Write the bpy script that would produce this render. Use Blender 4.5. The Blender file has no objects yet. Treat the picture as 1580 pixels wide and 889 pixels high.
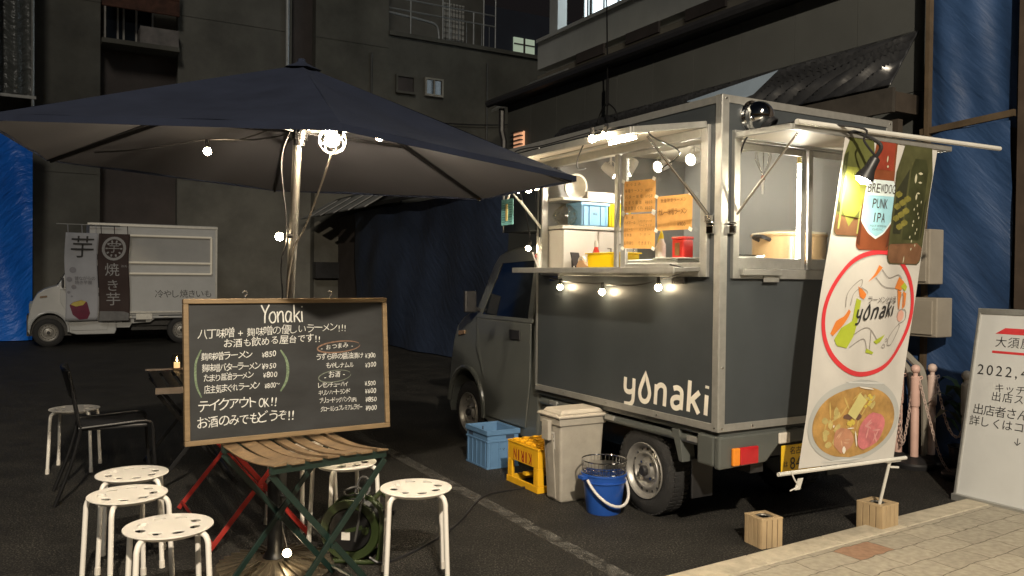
import bpy, bmesh, math, random
from mathutils import Vector, Matrix, Euler
random.seed(7)
S = bpy.context.scene
COL = S.collection
rad = math.radians

# ---------------------------------------------------------------- camera
CAMZ, FPX, PITCH, ROLL = 1.46, 1255.4, 0.015, 0.011
cd = bpy.data.cameras.new('camera'); cam = bpy.data.objects.new('camera', cd); COL.objects.link(cam)
cd.sensor_width = 36.0; cd.lens = FPX / 1580 * 36.0; cd.clip_end = 500; cd.clip_start = 0.05
fwv = Vector((0, math.cos(PITCH), -math.sin(PITCH))); rv = Vector((1, 0, 0)); uv = rv.cross(fwv)
r2 = math.cos(ROLL) * rv + math.sin(ROLL) * uv; u2 = -math.sin(ROLL) * rv + math.cos(ROLL) * uv
m = Matrix((r2, u2, -fwv)).transposed().to_4x4(); m.translation = Vector((0, 0, CAMZ)); cam.matrix_world = m
S.camera = cam

# ---------------------------------------------------------------- sky, faint moon / city light, exposure
w = bpy.data.worlds.new('World'); S.world = w; w.use_nodes = True
nt = w.node_tree; nt.nodes.clear()
wo = nt.nodes.new('ShaderNodeOutputWorld'); bg = nt.nodes.new('ShaderNodeBackground')
sk = nt.nodes.new('ShaderNodeTexSky'); sk.sky_type = 'NISHITA'; sk.sun_disc = False
sk.sun_elevation = rad(-3.0); sk.sun_rotation = rad(170)
bg.inputs['Strength'].default_value = 0.12
nt.links.new(sk.outputs['Color'], bg.inputs['Color']); nt.links.new(bg.outputs[0], wo.inputs[0])
def look_rot(frm, to):
    return (Vector(to) - Vector(frm)).to_track_quat('-Z', 'Y').to_euler()
sd = bpy.data.lights.new('city_glow', 'SUN'); sd.energy = 0.50; sd.angle = rad(12); sd.color = (1, .93, .80)
so = bpy.data.objects.new('city_glow', sd); COL.objects.link(so); so.location = (0, -10, 12)
so.rotation_euler = look_rot((1.0, -8, 6.0), (0, 0, 0))
def lamp(name, typ, loc, energy, color, size=.03, to=None, spot=None, blend=.5):
    d = bpy.data.lights.new(name, typ); d.energy = energy; d.color = color
    d.shadow_soft_size = size
    if spot: d.spot_size = rad(spot); d.spot_blend = blend
    o = bpy.data.objects.new(name, d); COL.objects.link(o); o.location = loc
    if to is not None: o.rotation_euler = look_rot(loc, to)
    return o
# the street lamp on the pavement behind the camera
lamp('street_light', 'SPOT', (1.3, -3.6, 6.0), 4700, (1, .86, .66), .10, (1.2, 4.4, .3), 78, .45)
S.view_settings.view_transform = 'Standard'; S.view_settings.look = 'None'
S.view_settings.exposure = 0.0; S.view_settings.gamma = 1.0
S.cycles.use_denoising = True
S.cycles.max_bounces = 8; S.cycles.transparent_max_bounces = 12
S.cycles.sample_clamp_indirect = 4.0

# ---------------------------------------------------------------- helpers
def lin(c):
    return tuple(((v / 255) / 12.92 if v / 255 <= .04045 else ((v / 255 + .055) / 1.055) ** 2.4) for v in c)
MATS = {}
def M(name, col, rough=.5, metal=0.0, var=.18, scale=6.0, bump=0.0, bscale=60.0, spec=.5, stain=0.0, stretch=None, emit=None, estr=0, coat=0.0, trans=0.0):
    if name in MATS: return MATS[name]
    mt = bpy.data.materials.new(name); mt.use_nodes = True; MATS[name] = mt
    n = mt.node_tree.nodes; l = mt.node_tree.links; p = n['Principled BSDF']
    p.inputs['Roughness'].default_value = rough; p.inputs['Metallic'].default_value = metal
    p.inputs['Specular IOR Level'].default_value = spec; p.inputs['Coat Weight'].default_value = coat
    p.inputs['Transmission Weight'].default_value = trans
    c = (*col, 1); p.inputs['Base Color'].default_value = c
    tc = n.new('ShaderNodeTexCoord'); src = tc.outputs['Object']
    if stretch:
        mp = n.new('ShaderNodeMapping'); mp.inputs['Scale'].default_value = stretch
        l.new(src, mp.inputs['Vector']); src = mp.outputs[0]
    if var:
        nz = n.new('ShaderNodeTexNoise'); nz.inputs['Scale'].default_value = scale; nz.inputs['Detail'].default_value = 6
        nz.inputs['Roughness'].default_value = .65; l.new(src, nz.inputs['Vector'])
        rp = n.new('ShaderNodeValToRGB'); e = rp.color_ramp.elements
        e[0].position = .3; e[1].position = .7
        e[0].color = tuple(v * (1 - var) for v in col) + (1,); e[1].color = tuple(min(1, v * (1 + var)) for v in col) + (1,)
        l.new(nz.outputs['Fac'], rp.inputs['Fac']); out = rp.outputs['Color']
        if stain:
            n2 = n.new('ShaderNodeTexNoise'); n2.inputs['Scale'].default_value = scale * .3; n2.inputs['Detail'].default_value = 8
            mp2 = n.new('ShaderNodeMapping'); mp2.inputs['Scale'].default_value = (1, 1, .22)
            l.new(tc.outputs['Object'], mp2.inputs['Vector']); l.new(mp2.outputs[0], n2.inputs['Vector'])
            r3 = n.new('ShaderNodeValToRGB'); r3.color_ramp.elements[0].position = .45; r3.color_ramp.elements[1].position = .75
            r3.color_ramp.elements[0].color = (1, 1, 1, 1); k = 1 - stain; r3.color_ramp.elements[1].color = (k, k, k * .95, 1)
            mx = n.new('ShaderNodeMix'); mx.data_type = 'RGBA'; mx.blend_type = 'MULTIPLY'; mx.inputs['Factor'].default_value = 1
            l.new(n2.outputs['Fac'], r3.inputs['Fac']); l.new(out, mx.inputs[6]); l.new(r3.outputs['Color'], mx.inputs[7]); out = mx.outputs[2]
        l.new(out, p.inputs['Base Color'])
        rr = n.new('ShaderNodeMapRange'); rr.inputs['To Min'].default_value = max(0, rough - .08); rr.inputs['To Max'].default_value = min(1, rough + .10)
        l.new(nz.outputs['Fac'], rr.inputs['Value']); l.new(rr.outputs[0], p.inputs['Roughness'])
    if bump:
        nb = n.new('ShaderNodeTexNoise'); nb.inputs['Scale'].default_value = bscale; nb.inputs['Detail'].default_value = 5
        l.new(src, nb.inputs['Vector'])
        b = n.new('ShaderNodeBump'); b.inputs['Strength'].default_value = bump; b.inputs['Distance'].default_value = .02
        l.new(nb.outputs['Fac'], b.inputs['Height']); l.new(b.outputs[0], p.inputs['Normal'])
    if emit:
        p.inputs['Emission Color'].default_value = (*emit, 1); p.inputs['Emission Strength'].default_value = estr
    return mt
def glass(name, tint=(1, 1, 1), refl=1.0, alpha=1.0, rough=.02):
    if name in MATS: return MATS[name]
    mt = bpy.data.materials.new(name); mt.use_nodes = True; MATS[name] = mt
    n = mt.node_tree.nodes; l = mt.node_tree.links; n.clear()
    o = n.new('ShaderNodeOutputMaterial'); t = n.new('ShaderNodeBsdfTransparent'); g = n.new('ShaderNodeBsdfGlossy')
    t.inputs[0].default_value = (*tint, 1); g.inputs['Roughness'].default_value = rough
    f = n.new('ShaderNodeFresnel'); f.inputs[0].default_value = 1.45
    mu = n.new('ShaderNodeMath'); mu.operation = 'MULTIPLY'; mu.inputs[1].default_value = refl
    mx = n.new('ShaderNodeMixShader'); ge = n.new('ShaderNodeNewGeometry'); mb2 = n.new('ShaderNodeMath'); mb2.operation = 'MULTIPLY_ADD'; mb2.inputs[1].default_value = -1; mb2.inputs[2].default_value = 1; mu2 = n.new('ShaderNodeMath'); mu2.operation = 'MULTIPLY'
    l.new(ge.outputs['Backfacing'], mb2.inputs[0]); l.new(f.outputs[0], mu.inputs[0]); l.new(mu.outputs[0], mu2.inputs[0]); l.new(mb2.outputs[0], mu2.inputs[1]); l.new(mu2.outputs[0], mx.inputs[0])
    l.new(t.outputs[0], mx.inputs[1]); l.new(g.outputs[0], mx.inputs[2]); l.new(mx.outputs[0], o.inputs[0])
    return mt

class MB:
    """collects shapes; build() links them as ONE mesh object"""
    def __init__(s): s.v = []; s.f = []
    def add(s, vs, fs):
        k = len(s.v); s.v += [tuple(v) for v in vs]; s.f += [tuple(i + k for i in f) for f in fs]; return s
    def box(s, x0, x1, y0, y1, z0, z1, rz=0, c=None):
        vs = [Vector((x, y, z)) for x in (x0, x1) for y in (y0, y1) for z in (z0, z1)]
        if rz:
            c = Vector(c if c else ((x0 + x1) / 2, (y0 + y1) / 2, 0)); R = Matrix.Rotation(rz, 3, 'Z'); vs = [R @ (v - c) + c for v in vs]
        return s.add(vs, [(0, 1, 3, 2), (4, 6, 7, 5), (0, 4, 5, 1), (2, 3, 7, 6), (0, 2, 6, 4), (1, 5, 7, 3)])
    def obox(s, c, ex, ey, ez):
        """box from centre and three half-extent vectors"""
        c, ex, ey, ez = map(Vector, (c, ex, ey, ez))
        vs = [c + a * ex + b * ey + d * ez for a in (-1, 1) for b in (-1, 1) for d in (-1, 1)]
        fs = [(0, 1, 3, 2), (4, 6, 7, 5), (0, 4, 5, 1), (2, 3, 7, 6), (0, 2, 6, 4), (1, 5, 7, 3)]
        if ex.cross(ey).dot(ez) < 0: fs = [f[::-1] for f in fs]
        return s.add(vs, fs)
    def bar(s, p, q, w, h, up=(0, 0, 1)):
        p, q = Vector(p), Vector(q); d = q - p; L = d.length; d.normalize(); upv = Vector(up)
        sx = d.cross(upv)
        if sx.length < 1e-4: sx = d.cross(Vector((1, 0, 0)))
        sx.normalize(); uz = sx.cross(d)
        return s.obox((p + q) / 2, d * L / 2, sx * w / 2, uz * h / 2)
    def tube(s, pts, r, n=8, closed=False, caps=True):
        pts = [Vector(p) for p in pts]; N = len(pts); rs = r if isinstance(r, (list, tuple)) else [r] * N
        k0 = len(s.v); nrm = None; rings = []
        for i, p in enumerate(pts):
            if closed: t = pts[(i + 1) % N] - pts[i - 1]
            else: t = pts[min(i + 1, N - 1)] - pts[max(i - 1, 0)]
            t.normalize()
            if nrm is None:
                nrm = t.cross(Vector((0, 0, 1)))
                if nrm.length < 1e-3: nrm = t.cross(Vector((1, 0, 0)))
            nrm = nrm - t * nrm.dot(t); nrm.normalize(); bn = t.cross(nrm)
            rings.append([p + (nrm * math.cos(2 * math.pi * j / n) + bn * math.sin(2 * math.pi * j / n)) * rs[i] for j in range(n)])
        vs = [v for ring in rings for v in ring]; fs = []
        for i in range(N if closed else N - 1):
            a, b = i * n, ((i + 1) % N) * n
            for j in range(n): fs.append((a + j, a + (j + 1) % n, b + (j + 1) % n, b + j))
        if caps and not closed: fs += [tuple(range(n))[::-1], tuple((N - 1) * n + j for j in range(n))]
        return s.add(vs, fs)
    def cyl(s, p, q, r, r1=None, n=16): return s.tube([p, q], [r, r if r1 is None else r1], n)
    def lathe(s, prof, o=(0, 0, 0), ax=(0, 0, 1), n=24, sx=1.0, sy=1.0):
        """prof: (radius, height along ax)"""
        ax = Vector(ax).normalized(); e1 = ax.orthogonal().normalized()
        if abs(ax.z) > .99: e1 = Vector((1, 0, 0))
        e2 = ax.cross(e1); o = Vector(o); vs = []; fs = []
        for r, h in prof:
            for j in range(n):
                a = 2 * math.pi * j / n; vs.append(o + ax * h + e1 * (r * sx * math.cos(a)) + e2 * (r * sy * math.sin(a)))
        for i in range(len(prof) - 1):
            for j in range(n):
                a, b = i * n + j, i * n + (j + 1) % n; fs.append((a, b, b + n, a + n))
        if prof[0] == prof[-1]: return s.add(vs, fs)
        if prof[0][0] > 1e-6: fs.append(tuple(range(n))[::-1])
        if prof[-1][0] > 1e-6: fs.append(tuple((len(prof) - 1) * n + j for j in range(n)))
        return s.add(vs, fs)
    def ball(s, c, r, n=12, sz=1.0): 
        k = max(4, n // 2)
        return s.lathe([(max(1e-7, r * math.sin(math.pi * i / k)), -r * sz * math.cos(math.pi * i / k)) for i in range(k + 1)], c, n=n)
    def prism(s, poly, f0, f1):
        """poly of 2-D points, f0 / f1 map (a, b) to the two end faces"""
        n = len(poly); vs = [f0(*p) for p in poly] + [f1(*p) for p in poly]
        return s.add(vs, [tuple(range(n))[::-1], tuple(range(n, 2 * n))] + [(i, (i + 1) % n, n + (i + 1) % n, n + i) for i in range(n)])
    def grid(s, fn, nu, nv):
        vs = [fn(i / nu, j / nv) for j in range(nv + 1) for i in range(nu + 1)]
        return s.add(vs, [(j * (nu + 1) + i, j * (nu + 1) + i + 1, (j + 1) * (nu + 1) + i + 1, (j + 1) * (nu + 1) + i) for j in range(nv) for i in range(nu)])
    def poly(s, pts): return s.add(pts, [tuple(range(len(pts)))])
    def build(s, name, mat, parent=None, smooth=False, bevel=0.0, kind=None, seg=2, solid=0.0):
        me = bpy.data.meshes.new(name); me.from_pydata([tuple(v) for v in s.v], [], s.f); me.materials.append(mat)
        bm = bmesh.new(); bm.from_mesh(me); bmesh.ops.remove_doubles(bm, verts=bm.verts, dist=1e-5)
        bmesh.ops.recalc_face_normals(bm, faces=bm.faces)
        if any(len(f.verts) > 4 for f in bm.faces): bmesh.ops.triangulate(bm, faces=[f for f in bm.faces if len(f.verts) > 8])
        bm.to_mesh(me); bm.free()
        o = bpy.data.objects.new(name, me); COL.objects.link(o)
        if parent: o.parent = parent
        if bevel:
            b = o.modifiers.new('bevel', 'BEVEL'); b.width = bevel; b.segments = seg; b.limit_method = 'ANGLE'; b.angle_limit = rad(35)
        if solid:
            b = o.modifiers.new('solid', 'SOLIDIFY'); b.thickness = solid; b.offset = 0
        if smooth:
            for p in me.polygons: p.use_smooth = True
            me.set_sharp_from_angle(angle=rad(42))
        if kind: o['kind'] = kind
        return o
def tag(o, label, cat, group=None):
    o['label'] = label; o['category'] = cat
    if group: o['group'] = group
    return o
def thing(name, label, cat, loc=(0, 0, 0), rz=0, group=None):
    o = bpy.data.objects.new(name, None); COL.objects.link(o); o.location = loc; o.rotation_euler = (0, 0, rz); o.empty_display_size = .1
    return tag(o, label, cat, group)
def kids(o): return [c for c in bpy.data.objects if c.parent == o]
def copy_tree(o, parent=None):
    c = o.copy(); COL.objects.link(c)
    if parent: c.parent = parent
    for ch in kids(o):
        copy_tree(ch, c)
    return c
def spl(pts, n=8, closed=False):
    """smooth curve through the points"""
    P = [Vector(p) for p in pts]; N = len(P); out = []
    for i in range(N if closed else N - 1):
        p1, p2 = P[i], P[(i + 1) % N]
        p0 = P[i - 1] if (i > 0 or closed) else p1; p3 = P[(i + 2) % N] if (i + 2 < N or closed) else p2
        for k in range(n):
            t = k / n
            out.append(.5 * ((2 * p1) + (p2 - p0) * t + (2 * p0 - 5 * p1 + 4 * p2 - p3) * t * t + (3 * p1 - p0 - 3 * p2 + p3) * t ** 3))
    if not closed: out.append(P[-1])
    return out
def sag(p, q, d, n=10):
    p, q = Vector(p), Vector(q)
    return [p.lerp(q, i / n) - Vector((0, 0, d * 4 * (i / n) * (1 - i / n))) for i in range(n + 1)]
# ---- flat lettering: glyph meshes from the font built into Blender, laid on a surface by a map (x, y) -> point
GL = {}
THIN = [0.0]
def glyph(ch):
    th = THIN[0] * (.35 if ord(ch) >= 0x4e00 else .5 if ord(ch) < 0x2fff else 1); key = (ch, THIN[0])
    if key not in GL:
        c = bpy.data.curves.new('g', 'FONT'); c.body = ch; c.size = 1; c.resolution_u = 3; c.offset = th
        o = bpy.data.objects.new('g', c); COL.objects.link(o)
        me = bpy.data.meshes.new_from_object(o.evaluated_get(bpy.context.evaluated_depsgraph_get()))
        vs = [(v.co.x, v.co.y) for v in me.vertices]; fs = [tuple(p.vertices) for p in me.polygons]
        bpy.data.objects.remove(o); bpy.data.curves.remove(c); bpy.data.meshes.remove(me)
        if vs:
            x0 = min(v[0] for v in vs); x1 = max(v[0] for v in vs)
        else: x0, x1 = 0, .3
        GL[key] = (vs, fs, x0, x1)
    return GL[key]
WIDE = lambda ch: ord(ch) > 0x2fff
def write(mb, body, x0, x1, y, h, fmap, jit=0.0, y1=None, slant=0.0, sx=None):
    """letters of `body` spread from x0 to x1 on the base line y (to y1), full-width glyph height about h"""
    wt = [1.0 if WIDE(c) else (.38 if c in "!,.'il " else .62) for c in body]
    tot = sum(wt); adv = (x1 - x0) / tot; pos = x0; em = h / .86
    for c, wd in zip(body, wt):
        vs, fs, gx0, gx1 = glyph(c)
        if fs:
            cw = (gx1 - gx0); base = adv * wd
            sc = min(em, base / max(cw, .05) * (1.0 if WIDE(c) else .86)) if cw > 0 else em
            scx = sc if sx is None else sx * em
            a = random.uniform(-jit, jit); dy = random.uniform(-jit, jit) * h * .5; k = 1 + random.uniform(-jit, jit)
            off = (.12 * em if WIDE(c) else 0)
            cx = pos + base / 2; yy = y if y1 is None else y + (y1 - y) * (cx - x0) / (x1 - x0)
            out = []
            for gx, gy in vs:
                px = (gx - (gx0 + gx1) / 2) * min(scx, base * .98 / max(cw, .05)) * k; py = gy * em * k * (1.0 if not WIDE(c) else .98) + off
                px += slant * py
                out.append(fmap(cx + px * math.cos(a) - py * math.sin(a), yy + dy + py * math.cos(a) + px * math.sin(a)))
            mb.add(out, fs)
        pos += adv * wd
def stroke(mb, pts, wd, fmap, closed=False, taper=False):
    """ribbon of even width laid along 2-D points"""
    P = [Vector((p[0], p[1])) for p in pts]; N = len(P); L = []; R = []
    for i, p in enumerate(P):
        if closed: t = P[(i + 1) % N] - P[i - 1]
        else: t = P[min(i + 1, N - 1)] - P[max(i - 1, 0)]
        if t.length < 1e-9: t = Vector((1, 0))
        t.normalize(); nn = Vector((-t.y, t.x)) * wd / 2
        if taper: nn *= (.45 + .55 * math.sin(math.pi * min(1, (i + .6) / N)))
        L.append(p + nn); R.append(p - nn)
    vs = [fmap(*a) for a in L] + [fmap(*a) for a in R]
    mb.add(vs, [(i, (i + 1) % N, N + (i + 1) % N, N + i) for i in range(N if closed else N - 1)])
def pfill(mb, poly, d, fn):
    """fill an outline with strips so that it follows the cloth"""
    ys = [p[1] for p in poly]; y0, y1 = min(ys), max(ys); n = max(3, int((y1 - y0) / .012)); rows = []
    for i in range(n + 1):
        y = y0 + (y1 - y0) * (i + (.002 if i == 0 else -.002 if i == n else 0)) / n; xs = []
        for j, p in enumerate(poly):
            q = poly[(j + 1) % len(poly)]
            if (p[1] <= y) != (q[1] <= y): xs.append(p[0] + (q[0] - p[0]) * (y - p[1]) / (q[1] - p[1]))
        rows.append((y, min(xs), max(xs)) if len(xs) >= 2 else rows[-1] if rows else (y, poly[0][0], poly[0][0]))
    m_ = 7; vs = [fn(x0 + (x1 - x0) * j / m_, y, d) for y, x0, x1 in rows for j in range(m_ + 1)]
    mb.add(vs, [(i * (m_ + 1) + j, i * (m_ + 1) + j + 1, (i + 1) * (m_ + 1) + j + 1, (i + 1) * (m_ + 1) + j) for i in range(n) for j in range(m_)])
def sp2(pts, n=6, closed=False): return [(v.x, v.y) for v in spl([(p[0], p[1], 0) for p in pts], n, closed)]
LOGO = {  # hand-drawn letters: strokes, and the width each takes
 'y': ([[(0, 1), (0, .55), (.06, .38), (.22, .32), (.40, .36), (.5, .45)], [(.52, 1), (.52, .1), (.47, -.14), (.32, -.26), (0, -.28)]], .66),
 'o': ([[(.30, 1.36), (.20, 1.05), (.05, .62), (.02, .35), (.12, .1), (.30, .02), (.48, .1), (.58, .35), (.55, .62), (.40, 1.05)]], .72),
 'n': ([[(0, 0), (0, .92)], [(.02, .70), (.12, .86), (.28, .93), (.44, .86), (.5, .66), (.5, 0)]], .66),
 'a': ([[(.06, .88), (.24, .94), (.42, .88), (.5, .7), (.5, 0)], [(.48, .50), (.28, .52), (.08, .44), (.02, .26), (.1, .08), (.28, .04), (.48, .16)]], .66),
 'k': ([[(0, 0), (0, 1.36)], [(.5, .92), (.04, .44)], [(.17, .56), (.52, 0)]], .64),
 'i': ([[(0, 0), (0, .86)], [(0, 1.14), (0, 1.26)]], .2)}
def logo(mb, x, y, h, wd, fmap, slant=0.0, gap=.0, k=1.0):
    lift = 0
    for ch in 'yonaki':
        st, ww = LOGO[ch]
        for q in st:
            closed = ch == 'o'
            pts = sp2(q, 5, closed) if len(q) > 3 else q
            if closed:
                pts = [q[0]] + [p for p in sp2(q[1:], 5)]
            lift += 1
            stroke(mb, [(x + (px * k + slant * py) * h, y + py * h) for px, py in pts], wd, (lambda a, b, L=lift: fmap(a, b, L * .00025)), closed)
        x += (ww * k + gap) * h

# the truck's own frame: x across (0 = serving side), y forward, z up; the lot and buildings share it
O = Vector((1.1209, 4.3827, 0)); RZ = math.atan2(.49900, .86660)
AX = Vector((.8666, .4990, 0)); AY = Vector((-.4990, .8666, 0))
def T(x, y, z=0.0): return O + AX * x + AY * y + Vector((0, 0, z))

# ---------------------------------------------------------------- materials
ALU = M('aluminium', (.46, .46, .44), .42, .7, .10, 20)
STEEL = M('stainless_steel', (.55, .54, .52), .22, 1.0, .08, 14)
CHROME = M('polished_steel', (.70, .70, .69), .08, 1.0, 0)
TRUCKPAINT = M('dark_grey_panel', (.047, .054, .060), .40, 0, .14, 2.2, .035, 5, stain=.22)
CABPAINT = M('dark_grey_car_paint', (.085, .092, .088), .30, 0, .10, 4, coat=.3)
WHITEP = M('white_vehicle_paint', (.42, .43, .435), .35, 0, .06, 4, coat=.2)
LINING = M('pale_wall_lining', (.25, .25, .25), .5, 0, .06, 4)
CREAM = M('awning_lining', (.70, .65, .56), .45, 0, .06, 5)
RUBBER = M('tyre_rubber', (.020, .020, .021), .75, 0, .25, 18, .3, 120)
BLACKP = M('black_plastic', (.018, .018, .020), .42, 0, .2, 12)
DARKGL = M('dark_window_glass', (.008, .011, .016), .05, 0, 0, spec=.6)
STOOLW = M('white_painted_metal', (.76, .73, .68), .40, 0, .02, 14, .01, 220)
WOODF = M('oak_frame', (.19, .130, .068), .5, 0, .25, 5, .08, 40, stretch=(1, 1, 8))
SLATW = M('weathered_slat_wood', (.17, .112, .060), .55, 0, .38, 7, .12, 60, stretch=(3, 3, 3))
BOARD = M('chalkboard_slate', (.018, .0195, .0215), .62, 0, .50, 3.2, .03, 200, stretch=(1, 1, 2.5))
CHALK = M('white_chalk', (.62, .62, .60), .9, 0, .30, 60)
NAVY = M('navy_canvas', (.0105, .0138, .026), .9, 0, .15, 5, .06, 30, spec=.1)
GREEN = M('dark_green_metal', (.006, .019, .015), .4, 0, .2, 10)
RED = M('red_painted_metal', (.30, .022, .016), .42, 0, .2, 8)
BLACKM = M('black_metal', (.007, .007, .008), .45, .2, .2, 10)
CONC = M('dirty_concrete', (.165, .160, .140), .88, 0, .35, .7, .15, 9, stain=.75)
CONC2 = M('grey_concrete', (.150, .144, .122), .88, 0, .35, .7, .15, 9, stain=.7)
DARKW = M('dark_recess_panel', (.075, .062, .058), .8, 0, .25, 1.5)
BULB = M('lit_bulb', (1, .9, .7), .3, 0, 0, emit=(1, .78, .48), estr=130)
GREYPL = M('grey_bin_plastic', (.34, .315, .275), .5, 0, .14, 7, .03, 120, stain=.15)
PRINTW = M('white_vinyl_print', (.54, .525, .50), .5, 0, .05, 5)
INK = M('black_ink', (.02, .02, .022), .6, 0, .1, 30)
REDINK = M('red_ink', (.55, .035, .04), .55, 0, .1, 20)
def tarp_mat(name, col, rough=.34, bump=.8):
    mt = M(name, col, rough, 0, .22, 1.3)
    n = mt.node_tree.nodes; l = mt.node_tree.links; p = n['Principled BSDF']
    tc = n.new('ShaderNodeTexCoord'); mp = n.new('ShaderNodeMapping'); mp.vector_type = 'TEXTURE'; mp.inputs['Scale'].default_value = (1.2, 2.6, .5); mp.inputs['Rotation'].default_value = (.85, 0, 0)
    l.new(tc.outputs['Object'], mp.inputs['Vector'])
    a = n.new('ShaderNodeTexNoise'); a.inputs['Scale'].default_value = 5.5; a.inputs['Detail'].default_value = 7; a.inputs['Distortion'].default_value = .25
    l.new(mp.outputs[0], a.inputs['Vector'])
    b = n.new('ShaderNodeBump'); b.inputs['Strength'].default_value = bump; b.inputs['Distance'].default_value = .05
    l.new(a.outputs['Fac'], b.inputs['Height']); l.new(b.outputs[0], p.inputs['Normal'])
    return mt
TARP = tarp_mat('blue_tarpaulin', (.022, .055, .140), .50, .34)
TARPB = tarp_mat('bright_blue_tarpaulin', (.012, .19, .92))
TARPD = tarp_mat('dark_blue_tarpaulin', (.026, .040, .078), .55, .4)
TARPK = tarp_mat('black_plastic_sheet', (.022, .023, .026), .30, .10)
p_ = TARPK.node_tree.nodes['Principled BSDF']; p_.inputs['Coat Weight'].default_value = 1.0; p_.inputs['Coat Roughness'].default_value = .22

# ---------------------------------------------------------------- ground, kerb, pavement
def asphalt():
    mt = M('asphalt', (.0125, .012, .011), .70, 0, .62, 2.6, spec=.4)
    n = mt.node_tree.nodes; l = mt.node_tree.links; p = n['Principled BSDF']; tc = n.new('ShaderNodeTexCoord')
    v = n.new('ShaderNodeTexVoronoi'); v.inputs['Scale'].default_value = 130; l.new(tc.outputs['Object'], v.inputs['Vector'])
    z = n.new('ShaderNodeTexNoise'); z.inputs['Scale'].default_value = 95; z.inputs['Detail'].default_value = 3; l.new(tc.outputs['Object'], z.inputs['Vector'])
    r = n.new('ShaderNodeValToRGB'); r.color_ramp.elements[0].position = .50; r.color_ramp.elements[1].position = .72
    r.color_ramp.elements[0].color = (.7, .7, .7, 1); r.color_ramp.elements[1].color = (9, 8.6, 7.8, 1)
    l.new(z.outputs['Fac'], r.inputs['Fac'])
    old = p.inputs['Base Color'].links[0].from_socket
    mx = n.new('ShaderNodeMix'); mx.data_type = 'RGBA'; mx.blend_type = 'MULTIPLY'; mx.inputs['Factor'].default_value = 1
    l.new(old, mx.inputs[6]); l.new(r.outputs['Color'], mx.inputs[7]); l.new(mx.outputs[2], p.inputs['Base Color'])
    b = n.new('ShaderNodeBump'); b.inputs['Strength'].default_value = 1.0; b.inputs['Distance'].default_value = .012
    l.new(v.outputs['Distance'], b.inputs['Height']); l.new(b.outputs[0], p.inputs['Normal'])
    return mt
ASPH = asphalt()
g = MB(); g.grid(lambda a, b: (-70 + 140 * a, -20 + 140 * b, 0), 20, 20); g.build('ground', ASPH, kind='structure')
def paver_mat():
    mt = bpy.data.materials.new('interlocking_pavers'); mt.use_nodes = True
    n = mt.node_tree.nodes; l = mt.node_tree.links; p = n['Principled BSDF']; p.inputs['Roughness'].default_value = .8
    tc = n.new('ShaderNodeTexCoord'); mp = n.new('ShaderNodeMapping'); mp.inputs['Rotation'].default_value = (0, 0, rad(0))
    l.new(tc.outputs['Object'], mp.inputs['Vector'])
    dz = n.new('ShaderNodeTexNoise'); dz.inputs['Scale'].default_value = 9; dz.inputs['Detail'].default_value = 2; l.new(mp.outputs[0], dz.inputs['Vector'])
    ds = n.new('ShaderNodeVectorMath'); ds.operation = 'SCALE'; ds.inputs['Scale'].default_value = .045; l.new(dz.outputs['Color'], ds.inputs[0])
    ad = n.new('ShaderNodeVectorMath'); l.new(mp.outputs[0], ad.inputs[0]); l.new(ds.outputs[0], ad.inputs[1])
    bt = n.new('ShaderNodeTexBrick'); l.new(ad.outputs[0], bt.inputs['Vector'])
    bt.inputs['Color1'].default_value = (0, 0, 0, 1); bt.inputs['Color2'].default_value = (1, 1, 1, 1); bt.inputs['Mortar'].default_value = (.5, .5, .5, 1)
    bt.inputs['Scale'].default_value = 1; bt.inputs['Brick Width'].default_value = .31; bt.inputs['Row Height'].default_value = .165
    bt.inputs['Mortar Size'].default_value = .0028; bt.inputs['Mortar Smooth'].default_value = .4; bt.offset = .5
    r = n.new('ShaderNodeValToRGB'); e = r.color_ramp.elements; e[0].position = 0; e[0].color = (.35, .318, .255, 1); e[1].position = .86; e[1].color = (.40, .362, .29, 1)
    x = e.new(.962); x.color = (.33, .20, .13, 1); x = e.new(.955); x.color = (.40, .362, .29, 1)
    l.new(bt.outputs['Color'], r.inputs['Fac'])
    nz = n.new('ShaderNodeTexNoise'); nz.inputs['Scale'].default_value = 30; nz.inputs['Detail'].default_value = 8; l.new(tc.outputs['Object'], nz.inputs['Vector'])
    r4 = n.new('ShaderNodeValToRGB'); r4.color_ramp.elements[0].position = .3; r4.color_ramp.elements[0].color = (.80, .80, .80, 1); r4.color_ramp.elements[1].position = .7; r4.color_ramp.elements[1].color = (1.12, 1.12, 1.12, 1)
    l.new(nz.outputs['Fac'], r4.inputs['Fac'])
    mx = n.new('ShaderNodeMix'); mx.data_type = 'RGBA'; mx.blend_type = 'MULTIPLY'; mx.inputs['Factor'].default_value = 1
    l.new(r.outputs['Color'], mx.inputs[6]); l.new(r4.outputs['Color'], mx.inputs[7])
    m2 = n.new('ShaderNodeMix'); m2.data_type = 'RGBA'; m2.inputs[7].default_value = (.13, .112, .082, 1)
    l.new(bt.outputs['Fac'], m2.inputs['Factor']); l.new(mx.outputs[2], m2.inputs[6]); l.new(m2.outputs[2], p.inputs['Base Color'])
    sb = n.new('ShaderNodeMath'); sb.operation = 'SUBTRACT'; sb.inputs[0].default_value = 1; l.new(bt.outputs['Fac'], sb.inputs[1])
    ma = n.new('ShaderNodeMath'); ma.operation = 'MULTIPLY_ADD'; ma.inputs[1].default_value = .25; l.new(nz.outputs['Fac'], ma.inputs[0]); l.new(sb.outputs[0], ma.inputs[2])
    b = n.new('ShaderNodeBump'); b.inputs['Strength'].default_value = .7; b.inputs['Distance'].default_value = .008; l.new(ma.outputs[0], b.inputs['Height']); l.new(b.outputs[0], p.inputs['Normal'])
    return mt
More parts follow.
